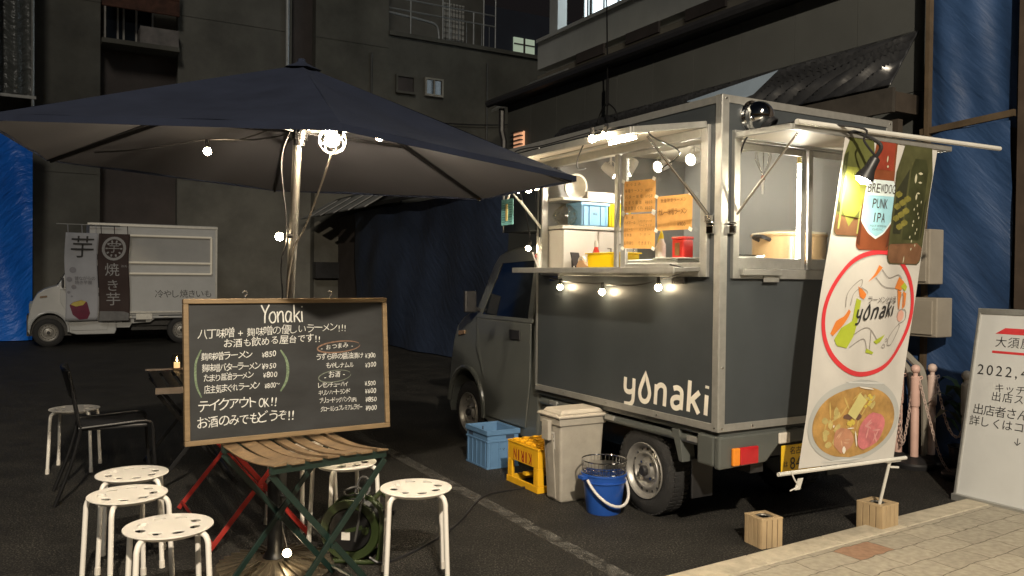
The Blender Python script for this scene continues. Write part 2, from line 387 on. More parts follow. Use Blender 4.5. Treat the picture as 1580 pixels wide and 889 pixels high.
# kerb line in the lot frame: through (-.43, -.24) and (2.0, -.124)
kr = math.atan2(.0475, 1); KE = Matrix.Rotation(RZ + kr, 3, 'Z'); KO = T(0, -.2195)
def kroot(o): o.location = KO; o.rotation_euler = (0, 0, RZ + kr); return o
k = MB()
xx = -9.0
while xx < 22: k.box(xx, xx + .594, -.15, 0, -.1, .030); xx += .6
kroot(k.build('kerb', M('kerb_concrete', (.46, .41, .32), .85, 0, .25, 12, .2, 90), kind='structure', bevel=.006))
p_ = MB(); p_.box(-9, 22, -9, -.152, -.1, .026); kroot(p_.build('pavement', paver_mat(), kind='structure'))
# worn white bay line and a hairline crack of dirt on the asphalt
def worn_mat():
    mt = bpy.data.materials.new('worn_road_paint'); mt.use_nodes = True; n = mt.node_tree.nodes; l = mt.node_tree.links; p = n['Principled BSDF']
    p.inputs['Base Color'].default_value = (.16, .155, .145, 1); p.inputs['Roughness'].default_value = .8
    tc = n.new('ShaderNodeTexCoord'); a = n.new('ShaderNodeTexNoise'); a.inputs['Scale'].default_value = 14; a.inputs['Detail'].default_value = 9; a.inputs['Roughness'].default_value = .75; l.new(tc.outputs['Object'], a.inputs['Vector'])
    r = n.new('ShaderNodeValToRGB'); r.color_ramp.elements[0].position = .40; r.color_ramp.elements[1].position = .64; r.color_ramp.elements[1].color = (.7, .7, .7, 1); l.new(a.outputs['Fac'], r.inputs['Fac'])
    l.new(r.outputs['Color'], p.inputs['Alpha']); return mt
ln = MB(); ln.grid(lambda a, b: T(-.71 + .10 * a - .05 * (1 - b), -.15 + 6.5 * b, .004), 1, 8); ln.build('parking_line', worn_mat(), kind='structure')

# ---------------------------------------------------------------- buildings
def site(name, label, cat): return thing(name, label, cat, O, RZ)
# concrete block at the end of the lot (facade at y = 17 in the lot frame)
LB = site('concrete_building', 'grimy windowless concrete building with pilasters at the far end of the lot', 'building')
F = 17.0
b = MB(); b.box(-9, 4.68, F + .35, F + 9, 0, 14); b.build('wall', CONC, LB)
b = MB(); b.box(4.682, 14, F + .02, F + 6, 0, 7.75); b.box(4.682, 14, F - .05, F + .25, 7.752, 7.86); b.build('wall', CONC2, LB)
for x0, x1 in ((-3.42, -2.08), (-.48, 2.14), (2.74, 4.68)):
    b = MB(); b.box(x0, x1, F, F + .348, 0, 14)
    for z in (3.6, 7.4): b.box(x0 - .004, x1 + .004, F - .012, F + .1, z, z + .05)
    b.build('pilaster', CONC if x0 < 2 else CONC2, LB)
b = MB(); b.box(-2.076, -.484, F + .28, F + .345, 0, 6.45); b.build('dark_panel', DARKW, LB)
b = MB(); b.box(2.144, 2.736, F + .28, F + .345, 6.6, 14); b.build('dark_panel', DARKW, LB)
RUST = M('rusty_iron', (.10, .045, .03), .8, .2, .5, 6)
bal = MB(); bal.box(-2.07, -.49, F - .35, F + .27, 6.46, 6.56); bal.build('balcony_slab', CONC2, LB)
bal = MB()
for z in (7.28, 7.62, 7.95): bal.tube([(-2.07, F - .3, z), (-.49, F - .3, z)], .022, 6)
for i in range(14): bal.tube([(-2.02 + i * .116, F - .3, 7.28), (-2.02 + i * .116, F - .3, 8.3)], .012, 5)
bal.box(-2.07, -.49, F - .31, F - .29, 7.3, 7.9)
bal.build('balcony_rail', RUST, LB)
wn = MB(); wn.box(-1.98, -1.0, F + .22, F + .275, 6.60, 7.5); wf = wn.build('window', DARKGL, LB)
fr = MB()
for x in (-1.98, -1.72, -1.60, -1.34, -1.0): fr.box(x - .02, x + .02, F + .19, F + .225, 6.58, 7.5)
fr.build('window_frame', M('old_window_frame', (.40, .38, .35), .6, 0, .2, 6), wf)
b = MB(); b.box(-1.3, -.5, F - .28, F + .2, 6.56, 6.95); b.build('air_duct', M('old_grey_sheet', (.20, .18, .17), .6, 0, .3, 4), LB)
for x0, x1, z0, z1 in ((4.93, 5.38, 6.32, 6.70), (5.76, 6.2, 6.34, 6.72)):
    wn = MB(); wn.box(x0, x1, F - .02, F + .015, z0, z1); wf = wn.build('window', DARKGL if x0 > 5 else DARKW, LB)
    fr = MB()
    for q in ((x0 - .05, x1 + .05, z1, z1 + .05), (x0 - .05, x1 + .05, z0 - .06, z0), (x0 - .05, x0, z0, z1), (x1, x1 + .05, z0, z1)): fr.box(q[0], q[1], F - .06, F + .018, q[2], q[3])
    if x0 > 5: fr.box((x0 + x1) / 2 - .02, (x0 + x1) / 2 + .02, F - .05, F - .02, z0, z1)
    fr.build('window_frame', M('pale_window_frame', (.34, .32, .27), .6, 0, .2, 6) if x0 > 5 else CONC2, wf)
# roof-top storey, pale door and railing
b = MB(); b.box(4.70, 8.1, F + 1.2, F + 5.5, 7.75, 11.5); b.build('penthouse', M('grey_render', (.135, .13, .115), .85, 0, .25, 1.0, stain=.4), LB)
dr = MB(); dr.box(6.75, 7.45, F + 1.14, F + 1.195, 7.9, 9.3); d_ = dr.build('door', M('pale_shutter', (.42, .41, .38), .5, 0, .12, 8), LB)
gr = MB()
for i in range(8): gr.box(6.75 + i * .1, 6.76 + i * .1, F + 1.12, F + 1.138, 7.9, 9.3)
for i in range(9): gr.box(6.75, 7.45, F + 1.10, F + 1.118, 7.95 + i * .16, 7.958 + i * .16)
gr.build('grille', M('dark_grille', (.06, .06, .055), .6, 0, .2, 6), d_)
rl = MB()
for z in (8.85, 8.55): rl.tube([(4.75, F + .25, z), (8.0, F + .25, z)], .022, 6)
for x in (5.4, 6.35, 6.55, 7.3, 7.62, 8.0): rl.tube([(x, F + .25, 7.85), (x, F + .25, 9.6 if x in (6.35, 6.55, 8.0, 7.62) else 8.85)], .02, 6)
for i in range(6): rl.tube([(6.6 + i * .24, F + .25, 7.85), (6.6 + i * .24, F + .25, 8.55)], .009, 5)
rl.tube(spl([(4.75, F + .3, 8.45), (5.9, F + .3, 8.38), (6.18, F + .3, 8.30), (6.25, F + .3, 8.05), (6.25, F + .3, 7.85)], 6), .035, 8)
rl.build('railing', M('galvanised_pipe', (.42, .43, .43), .4, .5, .15, 8), LB)
cd_ = MB(); cd_.tube([(2.02, F - .06, 5.5), (2.02, F - .06, 12)], .05, 8); cd_.build('drain_pipe', M('galvanised_pipe', (.42, .43, .43)), LB)
mb_ = MB(); mb_.box(2.7, 3.6, F - .28, F - .01, 1.35, 1.75); mb_.build('meter_box', BLACKP, LB)
for x0, z1 in ((4.2, 7.2), (5.05, 5.9), (7.6, 7.4)):
    b = MB(); b.tube([(x0, F - .04, 0), (x0, F - .04, z1)], .03, 6); b.build('conduit_pipe', M('old_conduit', (.10, .10, .095), .6, .2, .2, 5), LB)
b = MB(); b.tube(sag((-.4, F - .05, 5.3), (4.6, F - .05, 5.0), .18), .014, 5); b.build('wall_cable', BLACKP, LB)
b = MB(); b.tube(sag((4.9, F - .06, 5.6), (9.2, F - .06, 5.9), .12), .014, 5); b.build('wall_cable', BLACKP, LB)
# pale neighbour at the very edge of the picture, behind plastic sheet
NB = site('sheeted_scaffold', 'grey building corner wrapped in torn clear sheeting above the bright blue tarpaulin', 'scaffold')
b = MB(); b.box(-7, -3.96, 16.35, 16.9, 4.5, 13); b.build('wall', M('pale_grey_wall', (.22, .23, .225), .8, 0, .2, 1.2, stain=.3), NB)
b = MB(); b.grid(lambda s, t: (-3.96 + .6 * s, 16.5 + .06 * math.sin(9 * s + 3 * t), 5.1 + 7.9 * t), 10, 14)
b.build('plastic_sheet', tarp_mat('clear_grey_sheet', (.10, .105, .10), .25), NB, smooth=True)
b = MB(); b.tube([(-3.36, 16.45, 4.4), (-3.36, 16.45, 13)], .03, 6); b.box(-3.98, -3.3, 16.42, 16.5, 5.02, 5.08); b.build('scaffold_pole', ALU, NB)
tp = MB()
def tarp_fn(s, t): return T(-8 + 4.64 * s, 16.3 + .10 * math.sin(13 * s + 2 * t) + .05 * math.sin(31 * s + 5 * t), .02 + 4.32 * t)
tp.grid(tarp_fn, 40, 16); tag(tp.build('tarpaulin', TARPB, smooth=True), 'bright blue tarpaulin hanging down to the ground beside the white food truck', 'tarpaulin')
# low dark shed beyond the main truck with a tarpaulin over its front
SH = site('low_shed', 'low dark shed with ribbed roof sheets behind the umbrella', 'shed')
b = MB(); b.box(3.3, 9, 8.1, 16.8, 0, 2.9); b.build('wall', DARKW, SH)
b = MB(); b.prism([(2.7, 2.86), (3.2, 3.25), (4.2, 3.55), (9, 3.75), (9, 3.85), (4.2, 3.64), (3.2, 3.33), (2.66, 2.92)], lambda a, c: (a, 8.05, c), lambda a, c: (a, 16.7, c)); b.build('roof', M('black_roofing', (.016, .016, .017), .6, 0, .2, 3), SH)
for i in range(5):
    b = MB(); b.box(2.7 - .0, 3.55, 0, .62, -.012, .012)
    o = b.build('roof_sheet', M('grey_roof_sheet', (.22, .22, .215), .5, 0, .3, 5), SH); o.location = (-.02, 12.0 + i * .98, 1.35); o.rotation_euler = (0, -rad(32), 0)
tp = MB()
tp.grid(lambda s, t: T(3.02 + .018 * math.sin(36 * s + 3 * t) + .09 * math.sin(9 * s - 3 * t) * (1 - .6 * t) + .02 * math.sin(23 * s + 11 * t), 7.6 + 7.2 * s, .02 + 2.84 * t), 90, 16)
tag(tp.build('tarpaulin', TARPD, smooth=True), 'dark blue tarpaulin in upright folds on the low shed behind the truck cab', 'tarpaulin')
# building along the lot's edge
RB = site('panelled_building', 'dark grey panelled building with a slanting eave alongside the food truck', 'building')
PAN = M('grey_cladding_panel', (.062, .066, .065), .7, 0, .12, 1.5, .04, 40, stain=.2)
for i in range(10):
    b = MB(); b.box(3.2, 3.4, .905 + i * .71, .905 + i * .71 + .704, 3.05, 4.15); b.build('cladding_panel', PAN, RB)
    b = MB(); b.box(3.2, 3.4, .905 + i * .71, .905 + i * .71 + .704, 0, 3.044); b.build('cladding_panel', PAN, RB)
b = MB(); b.box(3.41, 8.5, .9, 8.0, 0, 4.14); b.build('wall', DARKW, RB)
b = MB(); b.prism([(2.98, 4.16), (2.98, 4.24), (5.2, 5.1), (8.6, 4.3), (8.6, 4.2)], lambda a, c: (a, .75, c), lambda a, c: (a, 8.15, c)); b.build('roof', M('dark_slate_roof', (.020, .022, .027), .5, 0, .3, 4), RB)
b = MB(); b.tube([(2.93, .75, 4.17), (2.93, 8.15, 4.17)], .06, 8); b.build('gutter', BLACKP, RB)
b = MB(); b.tube([(3.12, 8.05, 4.1), (3.12, 8.05, 3.75), (3.16, 8.05, 3.6), (3.16, 8.05, 0)], .05, 8); b.build('drain_pipe', BLACKP, RB)
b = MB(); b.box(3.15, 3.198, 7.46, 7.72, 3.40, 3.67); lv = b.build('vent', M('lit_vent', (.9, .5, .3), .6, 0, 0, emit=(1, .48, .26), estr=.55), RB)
b = MB()
for i in range(5): b.box(3.10, 3.16, 7.45, 7.73, 3.395 + i * .065, 3.412 + i * .065)
b.build('louvre', BLACKP, lv)
# lean-to roof under black plastic
LT = site('lean_to_roof', 'lean-to roof draped in shiny black plastic above the blue tarpaulin', 'roof')
def lean(s, t):
    u = 5.4 * s - 1.1 * t + .06 * math.sin(9 * t); f = (.055 * math.sin(26 * u) + .014 * math.sin(57 * u + 4 * t)) * min(1, 5 * t) * min(1, 7 * (1 - t)) * min(1, 45 * s)
    return (3.18 - .36 * t - .7 * f, 1.0 + 5.4 * s, 3.55 - .50 * t + .7 * f)
b = MB(); b.grid(lean, 280, 26); b.build('plastic_sheet', TARPK, LT, smooth=True, solid=.01)
FASC = M('old_brown_timber', (.036, .031, .026), .8, 0, .35, 4, .1, 30)
b = MB(); b.box(2.82, 2.86, .98, 6.4, 2.83, 3.03); b.build('fascia', FASC, LT)
b = MB(); b.box(2.90, 2.96, .98, 3.2, 2.66, 2.78); b.box(2.865, 3.18, .98, 1.02, 2.84, 3.0); b.build('beam', M('dark_brown_beam', (.040, .030, .022), .8, 0, .3, 4), LT)
b = MB(); b.add([(2.40, 2.96, 3.215), (2.40, 2.34, 3.10), (2.42, 2.1, 3.13), (2.44, 1.84, 3.29), (2.41, 2.96, 3.225), (2.41, 2.34, 3.11), (2.43, 2.1, 3.14), (2.45, 1.84, 3.30)], [(0, 1, 2, 3), (7, 6, 5, 4), (0, 4, 5, 1), (1, 5, 6, 2), (2, 6, 7, 3), (3, 7, 4, 0)])
b.build('pale_sheet', M('pale_blue_sheet', (.30, .38, .48), .35, .2, .08, 4), LT)
# tall tarpaulin on the gap in front of the next plot
SC = site('tarpaulin_screen', 'tall blue tarpaulin screen on timber battens behind the chain posts', 'tarpaulin screen')
def tall(s, t):
    return (3.12 + .030 * math.sin(6 * s + 2.5 * t) + .010 * math.sin(17 * s - 14 * t), .16 + .72 * s, 2.6 + 4.4 * t + .05 * math.sin(5 * s))
b = MB(); b.grid(tall, 30, 60); b.build('tarpaulin', TARP, SC, smooth=True)
def low(s, t):
    return (3.06 + .040 * math.sin(9 * s + 3.5 * t) + .014 * math.sin(31 * s - 15 * t), .16 + 2.3 * s, .03 + 2.62 * t)
b = MB(); b.grid(low, 60, 40); b.build('tarpaulin', TARP, SC, smooth=True)
b = MB(); b.bar((3.02, .80, 0), (3.02, .80, 7), .035, .05); b.bar((3.02, .86, 2.66), (3.02, .12, 2.70), .03, .05); b.build('batten', M('timber_batten', (.075, .052, .03), .7, 0, .3, 6), SC)
BW = site('dark_timber_building', 'dark timber-fronted building beside the tall tarpaulin', 'building')
b = MB(); b.box(3.24, 9, -6, .89, 0, 9); b.build('wall', DARKW, BW)
for i in range(5):
    b = MB(); b.box(3.02, 3.235, .10 - i * 1.1 - .22, .10 - i * 1.1, 0, 9); b.build('post', M('dark_brown_timber', (.05, .035, .025), .7, 0, .3, 4), BW)
# lit flats behind
UB = site('lit_apartment_block', 'pale apartment block with brightly lit upper windows above the roofs', 'building')
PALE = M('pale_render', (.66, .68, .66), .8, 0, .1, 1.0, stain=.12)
b = MB(); b.box(7.0, 7.25, 3, 13.3, 6.35, 7.02); b.box(6.95, 7.30, 3, 13.3, 6.98, 7.06); b.build('parapet', PALE, UB)
b = MB(); b.box(8.4, 14, 3, 13.3, 0, 12); b.box(7.25, 8.4, 3, 13.3, 6.2, 6.35); b.build('wall', PALE, UB)
b = MB(); b.box(7.3, 8.39, 3, 13.0, 9.3, 9.5); b.build('balcony_ceiling', PALE, UB)
for y in (12.6, 9.7, 6.9):
    b = MB(); b.box(7.1, 7.35, y, y + .35, 7.06, 9.3); b.build('column', PALE, UB)
LITW = M('lit_window', (.9, .95, 1), .3, 0, 0, emit=(.78, .92, 1), estr=2.6)
for y0 in (10.6, 11.9, 13.4, 8.4):
    y1 = y0 + 1.1
    if y1 > 13.3: y0, y1 = 12.95, 13.28
    b = MB(); b.box(8.33, 8.397, y0, y1, 7.1, 9.1); wo_ = b.build('window', LITW, UB)
    b = MB()
    for yy in (y0, (y0 + y1) / 2, y1): b.box(8.29, 8.33, yy - .03, yy + .03, 7.1, 9.1)
    b.box(8.29, 8.33, y0, y1, 9.1, 9.16); b.build('window_frame', ALU, wo_)
for i in range(4):
    b = MB(); b.box(6.94, 6.995, 10.6 - i * 1.75, 11.6 - i * 1.75, 6.12, 6.33); b.build('vent_slot', DARKW, UB)
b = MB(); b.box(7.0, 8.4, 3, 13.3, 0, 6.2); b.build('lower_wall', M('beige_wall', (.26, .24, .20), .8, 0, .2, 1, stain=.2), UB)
b = MB(); b.prism([(6.6, 5.9), (6.62, 5.95), (5.6, 5.2), (5.6, 5.15)], lambda a, c: (a, 11.4, c), lambda a, c: (a, 13.0, c)); b.build('lean_roof', ALU, UB)
# far dark tower with one lit window
FT = site('distant_tower', 'distant dark tower with one small lit window against the night sky', 'building')
b = MB(); b.box(12, 24, 26, 36, 0, 12.4); b.build('wall', M('night_blue_wall', (.030, .036, .055), .8, 0, .2, .5), FT)
b = MB(); b.box(13.6, 14.6, 25.93, 25.995, 10.4, 11.3); wo_ = b.build('window', M('dim_lit_window', (.6, .7, .6), .4, 0, 0, emit=(.62, .75, .55), estr=.35), FT)
b = MB(); b.box(14.05, 14.12, 25.88, 25.93, 10.4, 11.3); b.box(13.6, 14.6, 25.88, 25.925, 11.0, 11.05); b.build('window_frame', DARKW, wo_)
# hanging service wire with its bracket
sw = MB(); sw.tube([T(3.0, 5.1, 3.95), T(2.9, 5.1, 7.5)], .010, 5); sw.tube([T(3.0, 5.1, 3.62), T(3.0, 5.1, 3.95)], .022, 6)
for dy in (-.22, 0, .2): sw.tube(spl([T(3.0, 5.1, 3.66), T(3.0, 5.1 + dy * .7, 3.55), T(3.0, 5.1 + dy, 3.42)], 4), .010, 5)
tag(sw.build('service_wire', BLACKM), 'thin black wire hanging above the truck roof with a three-legged bracket', 'wire')
# electrical boxes on the tarpaulin wall
BOXM = M('beige_cabinet_paint', (.30, .27, .225), .5, 0, .1, 4)
e = site('electrical_box', 'upper beige electrical box beside the hanging banner', 'electrical box'); e['group'] = 'electrical boxes by the banner'
b = MB(); b.box(2.80, 2.98, .62, 1.15, 1.43, 1.86); b.build('cabinet', BOXM, e, bevel=.008)
b = MB(); b.box(2.785, 2.798, .64, 1.13, 1.45, 1.84); b.build('door', BOXM, e, bevel=.004)
e = site('electrical_box', 'lower squat beige electrical box with two conduits beneath it', 'electrical box'); e['group'] = 'electrical boxes by the banner'
b = MB(); b.box(2.78, 2.98, .54, 1.10, 1.02, 1.325); b.build('cabinet', BOXM, e, bevel=.008)
b = MB(); b.box(2.765, 2.778, .57, 1.07, 1.04, 1.305); b.build('door', BOXM, e, bevel=.004)
for k_ in range(2):
    b = MB(); y = 1.02 - k_ * .11; b.tube(spl([(2.86, y, 1.02), (2.86, y, .92), (2.86, y - .12, .82), (2.88, y - .20, .70), (2.92, y - .20, .3), (2.92, y - .20, 0)], 6), .028, 8); b.build('conduit', M('grey_conduit', (.26, .245, .21), .5, 0, .1, 5), e, smooth=True)
b = MB(); b.tube([T(2.96, 1.3, 0), T(2.96, 1.3, 2.6)], .03, 8); tag(b.build('support_post', BLACKM), 'thin black post carrying the electrical boxes', 'post')
pl = thing('potted_plant', 'dark broad-leaved plant behind the chain posts', 'plant', T(2.95, .42))
pl.scale = (.75, .75, .8)
b = MB(); b.lathe([(.10, 0), (.13, .22), (.14, .24), (.12, .24), (.115, .2)], n=14); b.build('pot', BLACKP, pl)
b = MB()
for i in range(16):
    a = i * 2.4; l_ = .26 + .12 * random.random(); h = .30 + .03 * i
    q = [Vector((math.cos(a) * r_ * l_, math.sin(a) * r_ * l_, h + .18 * math.sin(r_ * 2.6))) for r_ in (0.05, .35, .7, 1)]; sd_ = Vector((-math.sin(a), math.cos(a), 0))
    for j in range(3):
        w0, w1 = (.01, .05, .045, .004)[j], (.05, .045, .004)[j] if j < 2 else .004
        w0 = (.01, .055, .05)[j]; w1 = (.055, .05, .004)[j]
        b.add([q[j] - sd_ * w0, q[j] + sd_ * w0, q[j + 1] + sd_ * w1, q[j + 1] - sd_ * w1], [(0, 1, 2, 3)])
    b.tube([(0, 0, .2), tuple(q[0])], .006, 5)
b.build('leaves', M('dark_leaf', (.03, .06, .025), .45, 0, .3, 8), pl)

# ---------------------------------------------------------------- kei trucks
RW, FWY, TR, TW = .684, 3.074, .268, .15
def wheel(root, x, y, outer=True, rimmat=None):
    """x = outer face; out = -1 faces the -x side"""
    out = -1 if outer else 1
    wr = bpy.data.objects.new('wheel', None); COL.objects.link(wr); wr.parent = root; wr.location = (x, y, TR); wr.empty_display_size = .1
    ax = (out, 0, 0); b = MB()
    b.lathe([(.165, -.14), (.225, -.145), (.255, -.13), (.268, -.10), (.268, -.04), (.262, -.015), (.235, .0), (.19, .004), (.17, -.006), (.165, -.14)], ax=ax, n=40)
    for i in range(52):
        a = 2 * math.pi * i / 52; c = Vector((0, math.cos(a), math.sin(a))); t_ = Vector((0, -math.sin(a), math.cos(a))); X = Vector((out, 0, 0))
        b.obox(c * .2665 + X * -.035, X * .022, t_ * .010, c * .004); b.obox(c * .2665 + X * -.105, X * .022, t_ * .010, c * .004)
    b.build('tyre', RUBBER, wr, smooth=True)
    b = MB(); b.lathe([(.168, -.12), (.168, -.004), (.174, .004), (.170, .008), (.158, -.002), (.150, -.03), (.140, -.034), (.118, -.022), (.112, -.012), (.104, -.012), (.096, -.028), (.080, -.04), (.052, -.03), (.048, -.012), (.03, -.010), (1e-6, -.010)], ax=ax, n=40)
    for i in range(16):
        a = 2 * math.pi * i / 16; c = Vector((0, math.cos(a) * .129, math.sin(a) * .129)); X = Vector((out, 0, 0)); b.cyl(c + X * -.029, c + X * -.0255, .0095, n=8)
    ro = b.build('rim', rimmat or M('painted_steel_rim', (.34, .33, .31), .42, .6, .12, 16), wr, smooth=True)
    ro.data.materials.append(BLACKP)
    for p in ro.data.polygons:
        if abs(p.center.x * out + .0255) < 6e-4 and abs(math.hypot(p.center.y, p.center.z) - .129) < .004: p.material_index = 1
    b = MB()
    b.lathe([(.03, -.012), (.033, .012), (.026, .02), (1e-6, .02)], ax=ax, n=16); b.build('hub', BLACKP, wr)
    b = MB()
    for i in range(4):
        a = 2 * math.pi * (i + .5) / 4; c = Vector((0, math.cos(a) * .062, math.sin(a) * .062)); X = Vector((out, 0, 0)); b.cyl(c + X * -.04, c + X * -.012, .010, n=6)
    b.build('wheel_nut', CHROME, wr)
def tin(z): return .03 + max(0, z - 1.05) * .13       # tumblehome of the cab side
def kei(root, paint, plate=True):
    b = MB()     # ladder frame and dark underside
    b.box(.30, .40, .05, 3.2, .36, .50); b.box(1.02, 1.12, .05, 3.2, .36, .50)
    for y in (.25, 1.1, 1.75, 2.6): b.box(.401, 1.019, y, y + .08, .38, .48)
    b.box(.42, 1.0, .9, 1.6, .26, .42); b.tube([(.2, RW, TR), (1.22, RW, TR)], .035, 8); b.tube([(.2, FWY, TR), (1.22, FWY, TR)], .03, 8)
    b.build('chassis', BLACKP, root)
    b = MB(); b.box(.03, 1.394, .02, 1.90, .585, .622); b.tube([(.045, .09, .54), (.045, 1.86, .54)], .026, 10); b.tube([(1.38, .09, .54), (1.38, 1.86, .54)], .026, 10)
    b.prism([(1.90, .583), (1.90, .34), (1.66, .34), (1.62, .42), (1.28, .44), (1.10, .583)], lambda a, c: (.06, a, c), lambda a, c: (.10, a, c))
    b.prism([(.40, .583), (.33, .40), (.30, .40), (.33, .583)], lambda a, c: (.02, a, c), lambda a, c: (.12, a, c))
    b.build('bed_frame', paint, root, bevel=.006)
    b = MB(); b.box(.058, .07, 1.36, 1.58, .44, .54); b.build('storage_hole', BLACKP, root)
    b = MB(); b.box(.058, .07, 1.64, 1.80, .44, .54); b.build('storage_hole', BLACKP, root)
    b = MB()
    for y in (.17, .95, 1.62):
        b = MB(); b.box(.012, .03, y, y + .09, .535, .565); b.build('latch', ALU, root, bevel=.003)
    # rear valance
    b = MB(); b.prism([(.0, .60), (1.424, .60), (1.424, .42), (1.14, .42), (1.02, .52), (.46, .52), (.36, .43), (.0, .42)], lambda a, c: (a, -.012, c), lambda a, c: (a, .03, c)); b.box(-.002, .05, .031, .16, .43, .60); b.box(1.374, 1.426, .031, .16, .43, .60); b.build('bumper', paint, root, bevel=.012)
    for s in (0, 1):
        X = (lambda x: x) if not s else (lambda x: 1.424 - x)
        b = MB(); b.box(min(X(.14), X(.278)), max(X(.14), X(.278)), -.034, -.012, .437, .535); t_ = b.build('tail_lamp', M('red_lens', (.42, .012, .018), .18, 0, .1, 20, coat=.5), root, bevel=.008)
        b = MB(); b.box(min(X(.084), X(.138)), max(X(.084), X(.138)), -.034, -.012, .437, .535); b.build('indicator', M('amber_lens', (.75, .24, .02), .18, 0, .1, 20, coat=.5), t_, bevel=.008)
    b = MB(); b.box(.445, .535, -.028, -.012, .525, .588); b.build('reverse_lamp', M('clear_lens', (.62, .58, .52), .2, 0, .1, 20, coat=.5), root, bevel=.012)
    if plate:
        b = MB(); b.box(.47, .80, -.022, -.014, .345, .512); pp = b.build('license_plate', M('yellow_plate', (.72, .46, .02), .45, 0, .08, 10), root, bevel=.004)
        b = MB(); f_ = lambda a, c: (a, -.0245, c)
        write(b, '名古屋', .53, .68, .455, .042, f_); write(b, 'は', .482, .525, .385, .034, f_); write(b, '84', .535, .63, .372, .085, f_)
        b.build('plate_lettering', INK, pp)
    for x in (.07, 1.22):
        b = MB(); b.box(x, x + .16, .27, .285, .19, .42); b.build('mud_flap', BLACKP, root, bevel=.006)
    for x, o_ in ((.055, True), (1.369, False)):
        wheel(root, x, RW, o_); wheel(root, x, FWY, o_)
    # cab
    arch = [(FWY - .01 + .315 * math.cos(a), .30 + .345 * math.sin(a)) for a in [math.pi - i * math.pi / 12 for i in range(13)]]
    prof = [(1.90, .30), (1.93, .22)] + [(2.60, .22)] + [(2.72, .26)] + arch[0:12] + [(3.385, .23), (3.42, .30), (3.42, .50), (3.385, .70), (3.335, .88), (3.26, 1.02), (3.15, 1.10), (3.03, 1.145), (2.925, 1.175), (2.71, 1.56), (2.64, 1.625), (2.52, 1.665), (2.34, 1.688), (2.16, 1.695), (1.94, 1.695), (1.90, 1.66)]
    b = MB(); n = len(prof); W_ = 1.424
    vs = [(tin(z), y, z) for y, z in prof] + [(W_ - tin(z), y, z) for y, z in prof]
    b.add(vs, [tuple(range(n)), tuple(range(n, 2 * n))[::-1]] + [(i, i + n, (i + 1) % n + n, (i + 1) % n) for i in range(n)])
    b.build('cab', paint, root, bevel=.022, seg=3, smooth=True)
    b = MB(); b.box(.20, 1.22, 2.68, 3.44, .20, .60); b.build('wheel_well', BLACKP, root)
    # flared arch lip
    b = MB()
    ar = [(FWY - .01 + .33 * math.cos(a), .30 + .365 * math.sin(a)) for a in [math.pi * 1.02 - i * math.pi * .98 / 16 for i in range(17)]]
    for x in (.024, 1.40):
        b = MB(); b.tube([(x, y, z) for y, z in ar], .022, 8); b.build('wheel_arch', paint, root, smooth=True)
    e1, e2 = .012, .030     # how far proud of the cab
    for s in (0, 1):
        fx = (lambda d: (lambda y, z: (tin(z) - d, y, z))) if not s else (lambda d: (lambda y, z: (W_ - tin(z) + d, y, z)))
        b = MB()
        lo = [(2.06, .30), (2.69, .30), (2.70, .50), (2.80, .72), (2.88, .86), (2.88, 1.10), (2.0, 1.10), (2.0, .66)]
        b.prism(lo, fx(0), fx(e1))
        d_ = b.build('door', paint, root, bevel=.006)
        b = MB(); up = [(1.985, 1.105), (1.985, 1.645), (2.60, 1.628), (2.90, 1.105)]; ui = [(2.05, 1.135), (2.05, 1.580), (2.555, 1.562), (2.80, 1.135)]
        for i in range(4):
            j = (i + 1) % 4; q = [up[i], up[j], ui[j], ui[i]]; b.prism(q, fx(0), fx(e1))
        b.build('window_surround', paint, d_)
        b = MB(); b.prism(ui, fx(.0), fx(.006)); b.build('window', DARKGL, d_)
        b = MB(); b.prism([(2.14, .965), (2.30, .965), (2.30, 1.04), (2.14, 1.04)], fx(e1), fx(.022)); b.build('handle', BLACKP, d_, bevel=.006)
        b = MB(); p0 = fx(.05)(2.86, 1.15); sgn = -1 if not s else 1
        b.box(min(p0[0], p0[0] + sgn * .11), max(p0[0], p0[0] + sgn * .11), 2.82, 2.86, 1.15, 1.33); b.bar(fx(0)(2.84, 1.16), (p0[0] + sgn * .02, 2.84, 1.19), .025, .03); b.build('wing_mirror', BLACKP, root, bevel=.012)
        X = (lambda x: x) if not s else (lambda x: W_ - x)
        b = MB(); b.box(min(X(.06), X(.28)), max(X(.06), X(.28)), 3.28, 3.40, .66, .84); b.build('headlight', M('headlight_lens', (.30, .33, .33), .08, 0, .1, 10, coat=.6), root, bevel=.02)
        b = MB(); b.prism([(3.10, .95), (3.22, .93), (3.22, .97), (3.10, .985)], fx(0), fx(.012)); b.build('indicator', M('smoked_lens', (.20, .13, .08), .25, 0, .1, 10), root, bevel=.004)
    b = MB(); f0 = lambda t: (2.905 - .18 * t, 1.205 + .34 * t)
    y0, z0 = f0(0); y1, z1 = f0(1)
    b.add([(.13, y0 + .012, z0), (1.294, y0 + .012, z0), (1.23, y1 + .014, z1 - .01), (.19, y1 + .014, z1 - .01), (.13, y0 - .03, z0 - .03), (1.294, y0 - .03, z0 - .03), (1.23, y1 - .03, z1 - .04), (.19, y1 - .03, z1 - .04)], [(0, 1, 2, 3), (7, 6, 5, 4), (0, 4, 5, 1), (1, 5, 6, 2), (2, 6, 7, 3), (3, 7, 4, 0)])
    b.build('windshield', DARKGL, root)
    b = MB(); b.tube([(.17, 2.93, 1.20), (.6, 2.91, 1.22)], .008, 5); b.build('wiper', BLACKP, root)
